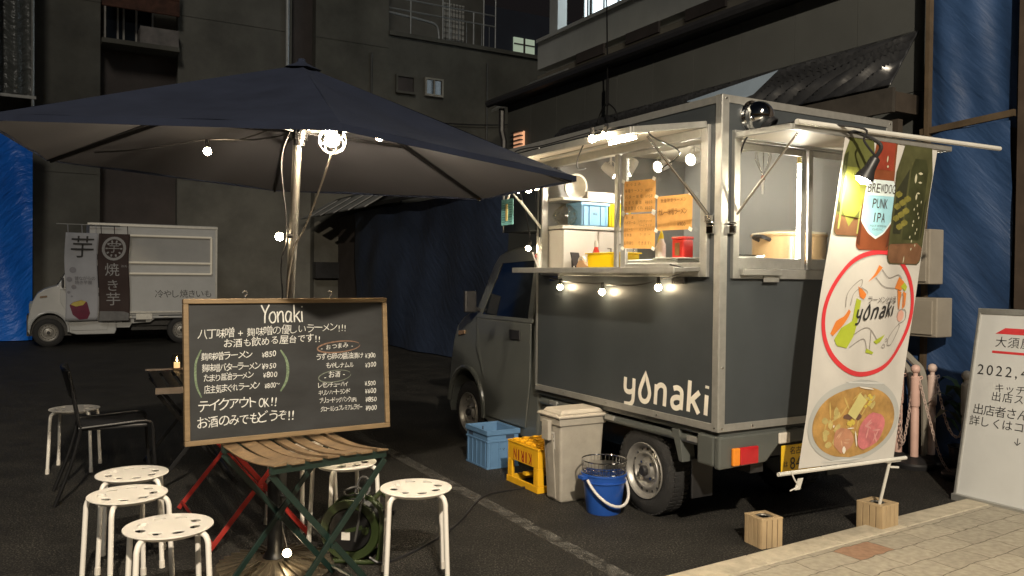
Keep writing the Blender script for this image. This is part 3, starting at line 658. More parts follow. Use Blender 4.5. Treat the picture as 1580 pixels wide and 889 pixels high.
# ---------------------------------------------------------------- the food truck
FTK = thing('food_truck', 'dark grey food truck with lit serving hatches and white lettering on its side', 'food truck', O, RZ)
kei(FTK, CABPAINT)
BL, BW_, BZ0, BZ1 = 1.88, 1.424, .625, 2.449
WL = [(.142, 1.78, 1.50, 2.262)]
def panel(name, boxes, mat, bev=0.0):
    b = MB()
    for q in boxes: b.box(*q)
    return b.build(name, mat, FTK, bevel=bev)
# side wall with its opening, rear wall with its opening, far wall, front wall, floor, roof
panel('side_panel', [(0, .025, .03, BL - .03, BZ0 + .03, 1.498), (0, .025, .03, BL - .03, 2.264, BZ1 - .03), (0, .025, .03, .138, 1.498, 2.264), (0, .025, 1.784, BL - .03, 1.498, 2.264)], TRUCKPAINT)
panel('rear_panel', [(.03, BW_ - .03, 0, .025, BZ0 + .03, 1.498), (.03, BW_ - .03, 0, .025, 2.232, BZ1 - .03), (.03, .112, 0, .025, 1.498, 2.232), (1.345, BW_ - .03, 0, .025, 1.498, 2.232)], TRUCKPAINT)
panel('far_side_panel', [(BW_ - .025, BW_, .03, BL - .03, BZ0 + .03, BZ1 - .03)], TRUCKPAINT)
panel('front_panel', [(.03, BW_ - .03, BL - .025, BL, BZ0 + .03, 1.78)], TRUCKPAINT)
panel('overcab_box', [(.001, .026, BL + .031, 2.40, 1.80, 2.42), (BW_ - .026, BW_ - .001, BL + .031, 2.40, 1.80, 2.42), (.027, BW_ - .027, 2.375, 2.40, 1.80, 2.42), (.027, BW_ - .027, BL + .031, 2.374, 1.80, 1.825)], TRUCKPAINT)
panel('floor_plate', [(.03, BW_ - .03, .03, BL - .03, BZ0 + .002, BZ0 + .028)], ALU)
panel('roof', [(.012, BW_ - .012, .012, 2.39, BZ1 - .028, BZ1 - .006)], WHITEP)
# aluminium corner profile: posts and rails, each proud of the panels
t, pr = .042, .006
trim = [(-pr, t, -pr, 0, BZ0, BZ1), (-pr, 0, 0, t, BZ0, BZ1), (BW_ - t, BW_ + pr, -pr, 0, BZ0, BZ1), (BW_, BW_ + pr, 0, t, BZ0, BZ1),
        (-pr, 0, BL - .022, BL, BZ0, BZ1 - t), (t, BW_ - t, -pr, 0, BZ0, BZ0 + t), (t, BW_ - t, -pr, 0, BZ1 - t, BZ1), (-pr, 0, t, BL - .022, BZ0, BZ0 + t), (-pr, 0, t, 2.40, BZ1 - t, BZ1),
        (0, BW_, 0, t, BZ1 - .005, BZ1), (0, t, t, 2.40, BZ1 - .005, BZ1), (-pr, 0, 2.38, 2.40, 1.80, BZ1 - t), (BW_ - t, BW_, t, 2.40, BZ1 - .005, BZ1)]
panel('corner_trim', trim, ALU, .0025)
b = MB()
for x, z in ((.02, BZ0 + .02), (.02, BZ1 - .02), (.25, BZ0 + .02), (.7, BZ0 + .02), (1.2, BZ0 + .02), (.02, BZ0 + .35), (BW_ - .02, BZ1 - .02)): b.cyl((x, -.0062, z), (x, -.0095, z), .006, n=8)
for y, z in ((.02, BZ0 + .02), (.5, BZ0 + .02), (1.0, BZ0 + .02), (1.5, BZ0 + .02), (BL - .012, BZ0 + .03)): b.cyl((-.0062, y, z), (-.0095, y, z), .006, n=8)
b.build('screw', STEEL, FTK)
# inner lining
panel('inner_lining', [(BW_ - .04, BW_ - .027, .03, BL - .04, BZ0 + .03, 2.41), (.03, BW_ - .041, BL - .04, BL - .027, BZ0 + .03, 2.41), (.027, .034, .03, .136, 1.0, 2.41), (.027, .034, 1.786, BL - .041, 1.0, 2.41), (.035, BW_ - .041, .027, .034, 2.24, 2.41)], LINING)
panel('ceiling_lining', [(.03, BW_ - .03, .03, BL - .03, 2.405, 2.419)], CREAM)
# side serving window: frame, mullion, fixed pane
def frame_part(name, root, rects, mat=ALU, bev=.003):
    b = MB()
    for q in rects: b.box(*q)
    return b.build(name, mat, root, bevel=bev)
sf = frame_part('window_frame', FTK, [(-.022, .03, .085, .141, 1.465, 2.30), (-.022, .03, 1.781, 1.80, 1.465, 2.30), (-.022, .03, .142, 1.78, 1.465, 1.515), (-.022, .03, .142, 1.78, 2.235, 2.30)])
frame_part('window_sash', sf, [(.003, .026, .835, .885, 1.516, 2.234), (.003, .026, .143, .165, 1.516, 2.234), (.003, .026, .166, .834, 1.516, 1.545), (.003, .026, .166, .834, 2.205, 2.234), (-.018, .002, .89, .925, 1.516, 2.234)])
b = MB(); b.box(.012, .016, .166, .834, 1.546, 2.204); b.build('pane', glass('clear_pane', (.93, .95, .95), 1.0), sf)
# rear window: frame, stiles, two panes
rf = frame_part('rear_window_frame', FTK, [(.072, .116, -.022, .03, 1.458, 2.262), (1.342, 1.36, -.022, .03, 1.458, 2.262), (.117, 1.341, -.022, .03, 1.458, 1.512), (.117, 1.341, -.022, .03, 2.205, 2.262)])
frame_part('window_sash', rf, [(.118, .14, .004, .014, 1.514, 2.204), (.635, .665, .004, .014, 1.514, 2.204), (.141, .634, .004, .014, 1.514, 1.575), (.141, .634, .004, .014, 2.165, 2.204),
                               (.672, .705, -.012, .001, 1.514, 2.204), (1.30, 1.34, -.012, .001, 1.514, 2.204), (.706, 1.299, -.012, .001, 1.514, 1.575), (.706, 1.299, -.012, .001, 2.165, 2.204)])
b = MB(); b.box(.141, .634, .008, .011, 1.576, 2.164); b.build('pane', MATS['clear_pane'], rf)
b = MB(); b.box(.706, 1.299, -.008, -.005, 1.576, 2.164); b.build('pane', MATS['clear_pane'], rf)
# swing-up hatches
def hatch(name, pts, nrm_thick, skin, under):
    """pts: four corners, hinge first; thickness upward"""
    r = bpy.data.objects.new(name, None); COL.objects.link(r); r.parent = FTK; r.empty_display_size = .1
    P = [Vector(p) for p in pts]; up = Vector((0, 0, 1)); th = nrm_thick
    b = MB(); vs = [p + up * .004 for p in P] + [p + up * th for p in P]
    b.add(vs, [(0, 1, 2, 3), (7, 6, 5, 4), (0, 4, 5, 1), (1, 5, 6, 2), (2, 6, 7, 3), (3, 7, 4, 0)]); b.build('panel', skin, r)
    c = sum(P, Vector()) / 4; q = [p.lerp(c, .045) for p in P]
    b = MB(); b.add([p + up * .000 for p in q] + [p + up * .0035 for p in q], [(0, 1, 2, 3), (7, 6, 5, 4), (0, 4, 5, 1), (1, 5, 6, 2), (2, 6, 7, 3), (3, 7, 4, 0)]); b.build('lining', under, r)
    b = MB()
    for i in range(4): b.bar(P[i] + up * th / 2, P[(i + 1) % 4] + up * th / 2, .026, th + .008)
    b.build('edge_trim', ALU, r, bevel=.003)
    return r
h1 = hatch('hatch', [(-.024, .105, 2.285), (-.024, 1.80, 2.285), (-.53, 1.80, 2.205), (-.53, .105, 2.205)], .028, TRUCKPAINT, CREAM)
b = MB(); b.bar((-.30, .55, 2.236), (-.30, 1.35, 2.236), .03, .012); b.build('stiffener', ALU, h1)
h2 = hatch('hatch', [(.08, -.024, 2.222), (1.40, -.024, 2.222), (1.40, -.40, 2.212), (.08, -.40, 2.212)], .022, TRUCKPAINT, CREAM)
b = MB(); b.cyl((-.006, .082, 1.793), (-.42, .115, 2.20), .0065, n=8); b.cyl((-.006, .082, 1.793), (-.18, .096, 1.97), .010, n=8); b.box(-.026, -.006, .05, .10, 1.765, 1.80); b.build('strut', STEEL, FTK)
b = MB(); b.cyl((-.006, 1.82, 1.813), (-.42, 1.79, 2.205), .0065, n=8); b.cyl((-.006, 1.82, 1.813), (-.2, 1.80, 2.0), .010, n=8); b.ball((-.27, 1.80, 2.075), .016); b.build('strut', M('white_enamel', (.75, .73, .68), .35, 0, .05, 10), FTK)
b = MB(); b.cyl((.092, -.006, 1.793), (.205, -.33, 2.215), .0065, n=8); b.cyl((.092, -.006, 1.793), (.14, -.15, 1.98), .009, n=8); b.build('strut', STEEL, FTK)
for q in ((-.030, -.006, .035, .085, 1.70, 1.745), (.035, .085, -.030, -.006, 1.70, 1.745), (-.03, -.006, .035, .085, 1.752, 1.764), (.035, .085, -.03, -.006, 1.752, 1.764)):
    b = MB(); b.box(*q); b.build('catch', CHROME, FTK, bevel=.004)
# fold-down counter
b = MB(); b.prism([(-.022, 1.497), (-.235, 1.490), (-.235, 1.512), (-.022, 1.519)], lambda a, c: (a, .13, c), lambda a, c: (a, 1.80, c)); cs = b.build('serving_counter', M('grey_counter', (.23, .225, .21), .4, .3, .1, 8), FTK, bevel=.003)
b = MB(); b.bar((-.236, .10, 1.500), (-.236, 1.83, 1.500), .012, .036); b.build('edge_trim', ALU, cs, bevel=.003)
for y in (.25, 1.55):
    b = MB(); b.box(-.03, -.006, y, y + .11, 1.425, 1.462); b.build('hinge', STEEL, FTK)
b = MB(); b.box(.12, .42, -.052, -.024, 1.478, 1.512); b.box(.30, .42, -.030, -.023, 1.44, 1.477); b.build('hinge', ALU, FTK, bevel=.002)
# stainless vent hood
b = MB(); b.lathe([(.092, 0), (.092, .012), (.076, .014), (.076, .05)], (.215, -.001, 2.345), (0, -1, 0), 28)
cap = [(.080 * math.cos(i / 8 * math.pi / 2), .05 + .085 * math.sin(i / 8 * math.pi / 2)) for i in range(8)] + [(1e-6, .135)]
b.lathe([(.076, .045)] + cap, (.215, -.001, 2.345), (0, -1, 0), 32); vh = b.build('vent_hood', CHROME, FTK, smooth=True)
md = Vector((.34, -.62, -.70)).normalized(); mc = Vector((.215, -.051, 2.345)) + md * .079
b = MB(); b.lathe([(.052, -.012), (.056, .012), (.050, .014), (.048, .002), (1e-6, .001)], mc, md, 24); b.build('vent_mouth', BLACKP, vh, smooth=True)
# logo on the side (reads towards the rear, so right = -y)
b = MB(); logo(b, -.815, .705, .130, .030, lambda a, c, d: (-.002 - d, -a, c), gap=.27, slant=.07, k=1.26)
b.build('logo_lettering', M('white_vinyl', (.78, .74, .66), .5, 0, .04, 10), FTK)
# kitchen fittings
KW = M('kitchen_white', (.66, .64, .60), .4, 0, .05, 6)
panel('worktop', [(.036, .46, .036, 1.80, 1.488, 1.506), (.47, 1.35, .036, .62, 1.53, 1.55)], STEEL)
panel('kitchen_cabinet', [(.05, .73, 1.62, 1.83, BZ0 + .04, 1.795), (.05, .34, 1.605, 1.618, 1.0, 1.79), (.36, .70, 1.605, 1.618, 1.0, 1.79)], KW, .004)
panel('wall_shelf', [(.036, .745, 1.60, 1.835, 1.80, 1.825), (.036, .745, 1.60, 1.835, 2.005, 2.025)], KW, .003)
b = MB(); b.tube([(.50, 1.58, 1.62), (.50, 1.58, 1.70), (.66, 1.58, 1.70), (.66, 1.58, 1.62)], .008, 6); b.build('cabinet_rail', STEEL, FTK)
b = MB(); b.box(.86, .96, 1.0, 1.04, BZ0 + .04, 2.40); b.build('inner_post', KW, FTK)

def tt(name, label, cat, x, y, z, group=None, rz=0.0): return thing(name, label, cat, T(x, y, z), RZ + rz, group)
# spotlights on the kitchen ceiling
WARM = (1, .88, .70)
SPW = M('white_spot_housing', (.75, .73, .70), .35, 0, .04, 10)
spots = [(.50, 1.66, 2.25, (1.25, .75, 1.35), 50, 'white spotlight by the sliding sash, turned away into the kitchen'), (.50, 1.43, 2.245, (-.05, 1.50, 1.45), 20, 'white spotlight over the open hatch, tilted down to the counter'),
         (.50, 1.08, 2.225, (-.9, .80, 1.75), 28, 'glaring spotlight above the twin menu sheets'), (.50, .76, 2.235, (-.9, .40, 1.80), 28, 'glaring spotlight next to the corner post of the truck')]
for x, y, z, to, en, lb in spots:
    r = tt('spotlight', lb, 'spotlight', x, y, z, 'spotlights on the kitchen ceiling')
    d = (Vector(to) - Vector((x, y, z))).normalized()
    b = MB(); b.lathe([(1e-6, -.075), (.030, -.07), (.036, -.05), (.040, .045), (.043, .050), (.036, .050), (.030, .02), (1e-6, .015)], (0, 0, 0), d, 20); b.build('lamp_head', SPW, r, smooth=True)
    b = MB(); b.lathe([(1e-6, .0455), (.0355, .0455)], (0, 0, 0), d, 16); b.build('lens', M('lit_spot_lens', (1, .95, .85), .3, 0, 0, emit=(1, .90, .74), estr=26), r)
    b = MB(); b.tube([(0, 0, .03), (0, 0, 2.405 - z)], .008, 6); b.lathe([(.03, 0), (.03, .015)], (0, 0, 2.39 - z), n=14); b.tube(spl([(.0, .045, 0), (0, .045, .05), (0, 0, .07), (0, -.045, .05), (0, -.045, 0)], 4), .004, 5); b.build('bracket', SPW, r)
    P = T(x, y, z) + (AX * d.x + AY * d.y + Vector((0, 0, d.z))) * .056; Q = T(*to)
    lamp('spot_beam', 'SPOT', P, en, WARM, .03, Q, 168, .5)
# things on the shelves
r = tt('storage_container', 'pale blue plastic container on the kitchen shelf', 'container', .325, 1.70, 1.827)
b = MB(); b.box(-.12, .12, -.09, .09, 0, .165); b.build('body', M('pale_blue_plastic', (.27, .52, .82), .4, 0, .06, 8), r, bevel=.008)
b = MB(); b.box(-.128, .128, -.098, .098, .150, .172)
for x in (-.10, -.05, .05, .10): b.box(x - .004, x + .004, -.098, -.0905, .01, .149)
b.build('rim', MATS['pale_blue_plastic'], r, bevel=.003)
b = MB(); f_ = lambda a, c: (a, -.0925, c); write(b, '食品', -.02, .02, .08, .018, f_); b.build('lettering', INK, r)
r = tt('storage_container', 'bright yellow plastic container beside the blue one on the kitchen shelf', 'container', .56, 1.70, 1.827)
b = MB(); b.box(-.10, .10, -.085, .085, 0, .165); b.build('body', M('yellow_plastic', (.72, .60, .02), .4, 0, .06, 8), r, bevel=.008)
b = MB(); b.box(-.105, .105, -.092, .092, .155, .172)
for x in (-.08, -.03, .03, .08): b.box(x - .004, x + .004, -.092, -.0855, .01, .154)
b.build('rim', MATS['yellow_plastic'], r, bevel=.003)
r = tt('plastic_bowl', 'large translucent white bowl standing on edge on the upper shelf', 'bowl', .19, 1.66, 2.112)
b = MB(); prof = [(1e-6, .07), (.05, .068), (.07, .055), (.088, .0), (.095, -.002), (.093, -.006), (.082, -.002), (.062, .048), (.045, .058), (1e-6, .06)]; b.lathe(prof, (0, 0, 0), (0.05, 1, .12), 32); b.build('shell', M('milky_plastic', (.70, .67, .60), .35, 0, .06, 12), r, smooth=True)
r = tt('plastic_bag', 'clear crumpled plastic bag on the lower kitchen shelf', 'bag', .13, 1.70, 1.826)
b = MB()
def bagf(s, t_):
    a = 2 * math.pi * s; rr = .085 * math.sin(math.pi * (.12 + .86 * t_)) ** .7 + .012 * math.sin(7 * a + 9 * t_) + .009 * math.sin(13 * a - 14 * t_)
    return (rr * math.cos(a) * 1.05, rr * math.sin(a) * .8, .005 + .15 * t_ + .008 * math.sin(5 * a + 4 * t_))
b.grid(bagf, 40, 16); b.build('bag', glass('crumpled_film', (.92, .91, .88), 3.2, rough=.12), r, smooth=True)
r = tt('box', 'grey carton lying on top of the storage containers', 'carton', .40, 1.70, 2.026)
b = MB(); b.box(-.13, .10, -.07, .07, 0, .055); b.box(.10 + .01, .26, -.06, .06, 0, .045); b.build('cartons', M('grey_carton', (.42, .39, .34), .7, 0, .15, 12), r, bevel=.004)
b = MB(); f_ = lambda a, c: (a, -.0625, c); write(b, '業務用', .14, .23, .012, .022, f_); b.build('lettering', INK, r)
# on the counter inside the hatch
r = tt('ketchup_bottle', 'red sauce bottle with a white cap behind the yellow tub', 'bottle', .26, 1.50, 1.507)
b = MB(); b.lathe([(.026, 0), (.030, .01), (.030, .10), (.024, .13), (.013, .16), (.013, .165), (1e-6, .165)], n=18); b.build('bottle', M('ketchup_red', (.50, .03, .015), .25, 0, .1, 14, coat=.3), r, smooth=True)
b = MB(); b.lathe([(.016, .165), (.016, .19), (.010, .21), (1e-6, .21)], n=14); b.build('cap', KW, r, smooth=True)
b = MB(); b.lathe([(.0305, .035), (.0305, .085)], n=18); b.build('label', M('brown_label', (.16, .05, .03), .5, 0, .2, 20), r)
r = tt('pump_bottle', 'small black pump bottle beside the red sauce bottle', 'bottle', .36, 1.46, 1.507)
b = MB(); b.lathe([(.026, 0), (.028, .01), (.028, .09), (.012, .11), (.012, .12), (1e-6, .12)], n=16); b.build('bottle', BLACKP, r, smooth=True)
b = MB(); b.tube([(0, 0, .12), (0, 0, .155), (-.03, 0, .155)], .006, 6); b.build('pump', STEEL, r)
r = tt('tablet_stand', 'black payment tablet tilted on a stand at the hatch', 'tablet', .10, 1.52, 1.507, rz=.5)
b = MB(); b.obox((0, 0, .075), (.065, 0, 0), (0, .004, 0), (0, .012, .048)); b.build('tablet', BLACKP, r, bevel=.004)
b = MB(); b.bar((-.05, 0, 0), (-.02, .02, .07), .012, .012); b.bar((.05, .02, 0), (.02, .02, .07), .012, .012); b.build('stand', BLACKP, r)
r = tt('tape_dispenser', 'tan tape dispenser on the serving counter', 'tape dispenser', .07, 1.38, 1.507, rz=.3)
b = MB(); b.prism([(-.07, 0), (.05, 0), (.05, .03), (.03, .065), (-.01, .065), (-.03, .035), (-.07, .02)], lambda a, c: (-.02, a, c), lambda a, c: (.02, a, c)); b.build('body', M('tan_plastic', (.46, .29, .17), .45, 0, .1, 10), r, bevel=.004)
b = MB(); b.lathe([(.016, -.012), (.030, -.012), (.030, .012), (.016, .012), (.016, -.012)], (0, .012, .062), (1, 0, 0), 18); b.build('tape_roll', CREAM, r)
r = tt('plastic_tub', 'bright yellow rectangular tub on the serving counter', 'tub', .10, 1.10, 1.507)
b = MB(); b.prism([(-.17, .0), (.17, .0), (.185, .105), (-.185, .105)], lambda a, c: (-.075, a, c), lambda a, c: (.09, a, c)); b.build('tub', M('tub_yellow', (.80, .55, .01), .3, 0, .06, 8), r, bevel=.012)
b = MB(); b.box(-.083, .098, -.195, .195, .103, .112); b.build('rim', MATS['tub_yellow'], r, bevel=.004)
r = tt('food_tray', 'long white tray of ingredients behind the fixed pane', 'tray', .14, .62, 1.507)
b = MB(); b.box(-.09, .12, -.22, .26, 0, .055); b.box(-.097, .127, -.228, .268, .05, .062); b.build('tray', KW, r, bevel=.006)
b = MB(); b.box(-.11, .06, -.30, -.02, .064, .070); b.build('lid', M('cutting_board', (.72, .68, .60), .5, 0, .06, 10), r, bevel=.003)
for i, (x, y, lb) in enumerate(((.17, .70, 'squat white condiment bottle with a yellow tip beside the red canister'), (.13, .64, 'tall white condiment bottle with a yellow tip behind the brown menu'))):
    r = tt('condiment_bottle', lb, 'bottle', x, y, 1.577, 'white condiment bottles behind the pane')
    h = .10 + .02 * i; b = MB(); b.lathe([(.026, 0), (.028, .008), (.028, h * .72), (.018, h * .85), (.014, h), (1e-6, h)], n=16); b.build('bottle', KW, r, smooth=True)
    b = MB(); b.lathe([(.016, h), (.014, h + .02), (.004, h + .05), (1e-6, h + .05)], n=12); b.build('tip', MATS['yellow_plastic'], r, smooth=True)
r = tt('canister', 'bright red square canister behind the fixed pane', 'canister', .15, .47, 1.577)
b = MB(); b.box(-.04, .04, -.05, .05, 0, .11); b.build('body', M('bright_red_tin', (.72, .035, .03), .35, 0, .06, 8), r, bevel=.008)
b = MB(); b.box(-.043, .043, -.053, .053, .111, .128); b.build('lid', MATS['bright_red_tin'], r, bevel=.005)
b = MB(); b.box(-.0425, -.0405, -.020, .02, .015, .09); b.build('label', M('brown_label2', (.30, .16, .06), .5, 0, .3, 30), r)
r = tt('kitchen_scale', 'dark round kitchen dial behind the pane by the corner post', 'scale', .30, .30, 1.507)
b = MB(); b.lathe([(.07, 0), (.07, .02), (.06, .025), (1e-6, .025)], (0, 0, .10), (-1, -.3, 0), 22); b.box(-.03, .05, -.05, .05, 0, .06); b.build('body', BLACKP, r)
b = MB(); b.tube([(-.03 + .0, .05 * math.cos(a), .10 + .05 * math.sin(a)) for a in [i * .25 for i in range(8)]], .004, 5); b.build('dial_mark', KW, r)
r = tt('leaflet_stand', 'upright leaflet in a clear holder at the end of the counter', 'leaflet', -.10, 1.74, 1.52, rz=.9)
b = MB(); b.obox((0, 0, .055), (.035, 0, 0), (0, .002, 0), (0, .02, .055)); b.build('leaflet', PRINTW, r)
b = MB(); b.obox((0, -.0035, .085), (.03, 0, 0), (0, .0006, 0), (0, .002, .012)); b.build('red_heading', REDINK, r)
r = tt('sauce_pump', 'slim white bottle standing behind the leaflet', 'bottle', -.05, 1.77, 1.52)
b = MB(); b.lathe([(.016, 0), (.018, .02), (.018, .11), (.008, .15), (.006, .22), (1e-6, .22)], n=12); b.build('bottle', KW, r, smooth=True)
# menus on the pane
KRAFT = M('kraft_paper', (.68, .36, .11), .75, 0, .12, 14)
def menu(label, y0, y1, z0, z1, lines, tilt=0.0):
    r = tt('menu_sheet', label, 'menu', -.002, y0, z0, 'kraft paper menus on the window')
    W2, H2 = y0 - y1, z1 - z0; fx = lambda d: (lambda a, c: (d, -a, c + tilt * a))
    b = MB(); b.grid(lambda s, t_: (0.003 - .004 * math.sin(3.1 * s + 1) * math.sin(2.4 * t_), -W2 * s, H2 * t_ + tilt * W2 * s), 10, 10); b.build('paper', KRAFT, r, solid=.0012)
    b = MB()
    for x0, x1, z, h, tx in lines: write(b, tx, x0 * W2, x1 * W2, z * H2, h, fx(-.006), jit=.06)
    b.build('handwriting', M('brown_pen', (.16, .07, .02), .7, 0, .1, 40), r)
    b = MB()
    for a, c in ((0, 0), (W2, 0), (0, H2), (W2, H2)): b.obox((-.0075, -a, c + tilt * a), (0, .013, .006), (0, -.005, .009), (.0008, 0, 0))
    b.build('tape', M('white_tape', (.85, .83, .78), .4, 0, .03, 10), r)
menu('kraft paper menu taped high on the pane, just above its twin', .845, .55, 1.862, 2.058, [(.06, .6, .82, .020, 'おつまみ'), (.04, .66, .62, .022, '味噌ラーメン'), (.72, .96, .62, .022, '¥850'), (.04, .66, .43, .022, 'バター味噌'), (.72, .96, .43, .022, '¥950'), (.04, .62, .25, .022, 'たまり醤油'), (.72, .96, .25, .022, '¥800'), (.04, .66, .07, .022, '店主気まぐれ'), (.72, .96, .07, .022, '¥800')], -.03)
menu('kraft paper menu taped low on the pane, just under its twin', .845, .55, 1.640, 1.852, [(.04, .4, .86, .018, 'お酒'), (.04, .42, .70, .020, 'ハイボール'), (.52, .95, .74, .016, 'レモンチューハイ'), (.52, .95, .62, .016, 'ハートランド'), (.52, .95, .50, .016, 'パンクIPA'), (.04, .34, .50, .018, '生ビール'), (.04, .3, .34, .018, '日本酒'), (.52, .95, .36, .016, 'ラガー'), (.04, .36, .10, .022, 'お持帰り'), (.5, .94, .10, .022, 'できます!')], -.03)
menu('squarer kraft paper notice taped beside the corner post', .525, .23, 1.737, 1.938, [(.12, .88, .80, .022, '数量限定ラーメン'), (.06, .90, .42, .038, 'カレー味噌ラーメン'), (.62, .86, .10, .030, '¥900')], -.01)
# pot and utensils seen through the rear window
r = tt('cooking_pot', 'wide cream enamel stock pot with dark handles behind the rear window', 'pot', .98, .40, 1.552)
b = MB(); b.lathe([(1e-6, .0), (.20, .0), (.225, .02), (.228, .17), (.236, .178), (.236, .186), (1e-6, .188)], n=40); b.build('pot', M('cream_enamel', (.55, .37, .19), .3, 0, .06, 6, coat=.3), r, smooth=True)
b = MB(); b.lathe([(.232, .188), (.228, .198), (.10, .215), (1e-6, .218)], n=40); b.build('lid', M('pale_lid', (.62, .54, .40), .35, 0, .06, 6), r, smooth=True)
for s in (-1, 1):
    b = MB(); b.tube(spl([(s * .22, -.045, .15), (s * .27, -.04, .165), (s * .285, 0, .17), (s * .27, .04, .165), (s * .22, .045, .15)], 5), .013, 8); b.build('handle', BLACKP, r, smooth=True)
r = tt('hanging_whisk', 'wire whisk hanging point down behind the rear window', 'whisk', .90, .55, 2.10)
b = MB(); b.cyl((0, 0, 0), (0, 0, -.09), .011, .006, 10); b.build('handle', KW, r)
b = MB(); b.cyl((0, 0, .0), (0, 0, .03), .013, n=10); b.build('ferrule', M('brown_ferrule', (.25, .08, .04), .4, 0, .1, 10), r)
b = MB()
for i in range(8):
    a = i * math.pi / 4; b.tube(spl([(0, 0, .03), (.03 * math.cos(a), .03 * math.sin(a), .09), (.05 * math.cos(a), .05 * math.sin(a), .15), (.03 * math.cos(a), .03 * math.sin(a), .22), (0, 0, .29)], 3), .0022, 4)
b.build('wires', STEEL, r)
r = tt('cutlery_box', 'clutter of white cartons and cutlery on the sill inside the rear window', 'cutlery', .30, .14, 1.552)
b = MB(); b.box(-.10, .06, -.06, .06, 0, .035); b.box(.07, .17, -.04, .05, 0, .02); b.build('cartons', KW, r, bevel=.004)
b = MB(); b.box(-.11, .05, -.065, .0, .037, .042); b.obox((.12, 0, .035), (.06, .01, .004), (0, .012, 0), (0, 0, .004)); b.build('cutlery', STEEL, r)
# thermometer card on the strut
r = tt('thermometer_card', 'pale turquoise card with a yellow thermometer hanging from the hatch strut', 'card', -.30, 1.80, 2.005)
b = MB(); b.box(-.004, .0, -.085, .085, -.185, .0); b.build('card', M('turquoise_card', (.20, .50, .52), .5, 0, .05, 12), r, bevel=.002)
b = MB(); b.box(-.010, -.005, -.012, .012, -.155, -.035); b.build('thermometer', M('yellow_tube', (.70, .55, .22), .4, 0, .05, 12), r)
for s0 in (-.07, .025):
    b = MB()
    for i in range(9): b.box(-.0052, -.0044, s0, s0 + .045, -.165 + i * .017, -.160 + i * .017)
    b.build('printed_text', M('faint_ink', (.08, .22, .24), .6, 0, .05, 12), r)
b = MB(); b.tube([(-.002, .0, -.005), (.03, .0, .07)], .006, 6); b.build('hook', MATS['white_enamel'], r)

# ---------------------------------------------------------------- the white truck further back
WTK = thing('food_truck', 'white food truck parked far back behind the chalkboard', 'food truck', T(.0, 14.68), RZ + math.pi / 2)
kei(WTK, WHITEP, plate=False)
WBOX = M('white_box_panel', (.42, .43, .44), .32, 0, .05, 4)
b = MB(); b.box(0, 1.42, 0, BL, .625, 2.42); b.build('box_body', WBOX, WTK)
b = MB()
for q in ((-.02, 0, -.01, 2.42, 2.36, 2.41), (-.012, 0, -.005, .035, .63, 2.358), (-.012, 0, .036, 2.36, .63, .665)): b.box(*q)
b.build('corner_trim', ALU, WTK, bevel=.003)
b = MB(); b.box(.0, 1.42, BL + .002, 2.38, 1.80, 2.415); b.build('overcab_box', WBOX, WTK)
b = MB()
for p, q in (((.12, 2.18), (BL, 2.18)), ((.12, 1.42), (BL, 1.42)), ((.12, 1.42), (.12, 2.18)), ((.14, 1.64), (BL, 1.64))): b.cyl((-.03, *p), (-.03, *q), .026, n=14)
hf = b.build('hatch_frame', M('reflection_toned_tube', (.90, .86, .76), .35, 0, .05, 8), WTK, smooth=True)  # warm reflections along the frame are put into this pale tube colour
b = MB(); b.box(-.012, -.002, .137, BL, 1.665, 2.155); b.build('hatch_panel', M('grey_gloss_panel', (.34, .345, .35), .10, 0, .04, 4), hf)
b = MB(); f_ = lambda a, c: (-.003, -a, c); write(b, '冷やし焼きいも', -1.20, -.10, .93, .15, f_, jit=.04); b.build('side_lettering', M('grey_ink', (.05, .05, .05), .6, 0, .1, 8), WTK)
b = MB(); b.box(-.03, -.002, 1.25, 1.55, .50, .62); b.build('step_light', ALU, WTK)
# two banners from the white truck's roof rail
b = MB(); b.tube([T(-1.85, 14.60, 2.36), T(-2.95, 14.60, 2.36)], .012, 6); tag(b.build('banner_rail', ALU), 'thin rail above the white and brown banners on the white truck', 'rail')
def cloth_banner(label, x0, x1, z0, z1, mat):
    r = tt('banner', label, 'banner', x0, 14.58, z0, 'banners on the white truck'); Wd, H = x1 - x0, z1 - z0
    fn = lambda a, c, d=0.0: (a + .015 * math.sin(4 * c), -.02 * math.sin(5 * a / Wd + 1.5 * c) - .015 * math.sin(9 * c) - d, c)
    b = MB(); b.grid(lambda s, t_: fn(s * Wd, t_ * H), 14, 24); b.build('cloth', mat, r, smooth=True, solid=.003)
    b = MB()
    for a in (.04, Wd / 2, Wd - .04): b.tube([fn(a, H), (a, -.02, 2.36 - z0)], .008, 5)
    b.build('loop', mat, r)
    return r, Wd, H, lambda a, c: fn(a, c, .008)
r, Wd, H, fb = cloth_banner('white banner with a large black character and a painted sweet potato', -2.80, -2.24, .50, 2.2, M('white_banner_cloth', (.36, .37, .41), .8, 0, .08, 4))
b = MB(); write(b, '芋', .10, .50, H - .50, .40, fb); b.build('lettering', INK, r)
b = MB(); write(b, '昔ながらの', .16, .52, .78, .07, fb); b.build('small_lettering', M('faded_ink', (.16, .16, .18), .7, 0, .1, 6), r); b = MB(); write(b, '焼き芋屋', .16, .46, .70, .07, fb); b.build('small_lettering', M('faded_ink', (.16, .16, .18), .7, 0, .1, 6), r)
for cx, cz, rr in ((.14, .98, .06), (.07, .80, .05), (.14, .65, .045), (.05, .55, .03), (.1, .47, .02)):
    b = MB(); pfill(b, [(cx + rr * math.cos(i * .42), cz + rr * math.sin(i * .42)) for i in range(15)], 0, lambda a, c, d: fb(a, c)); b.build('printed_puff', M('puff_grey', (.22, .22, .25), .7, 0, .1, 6), r)
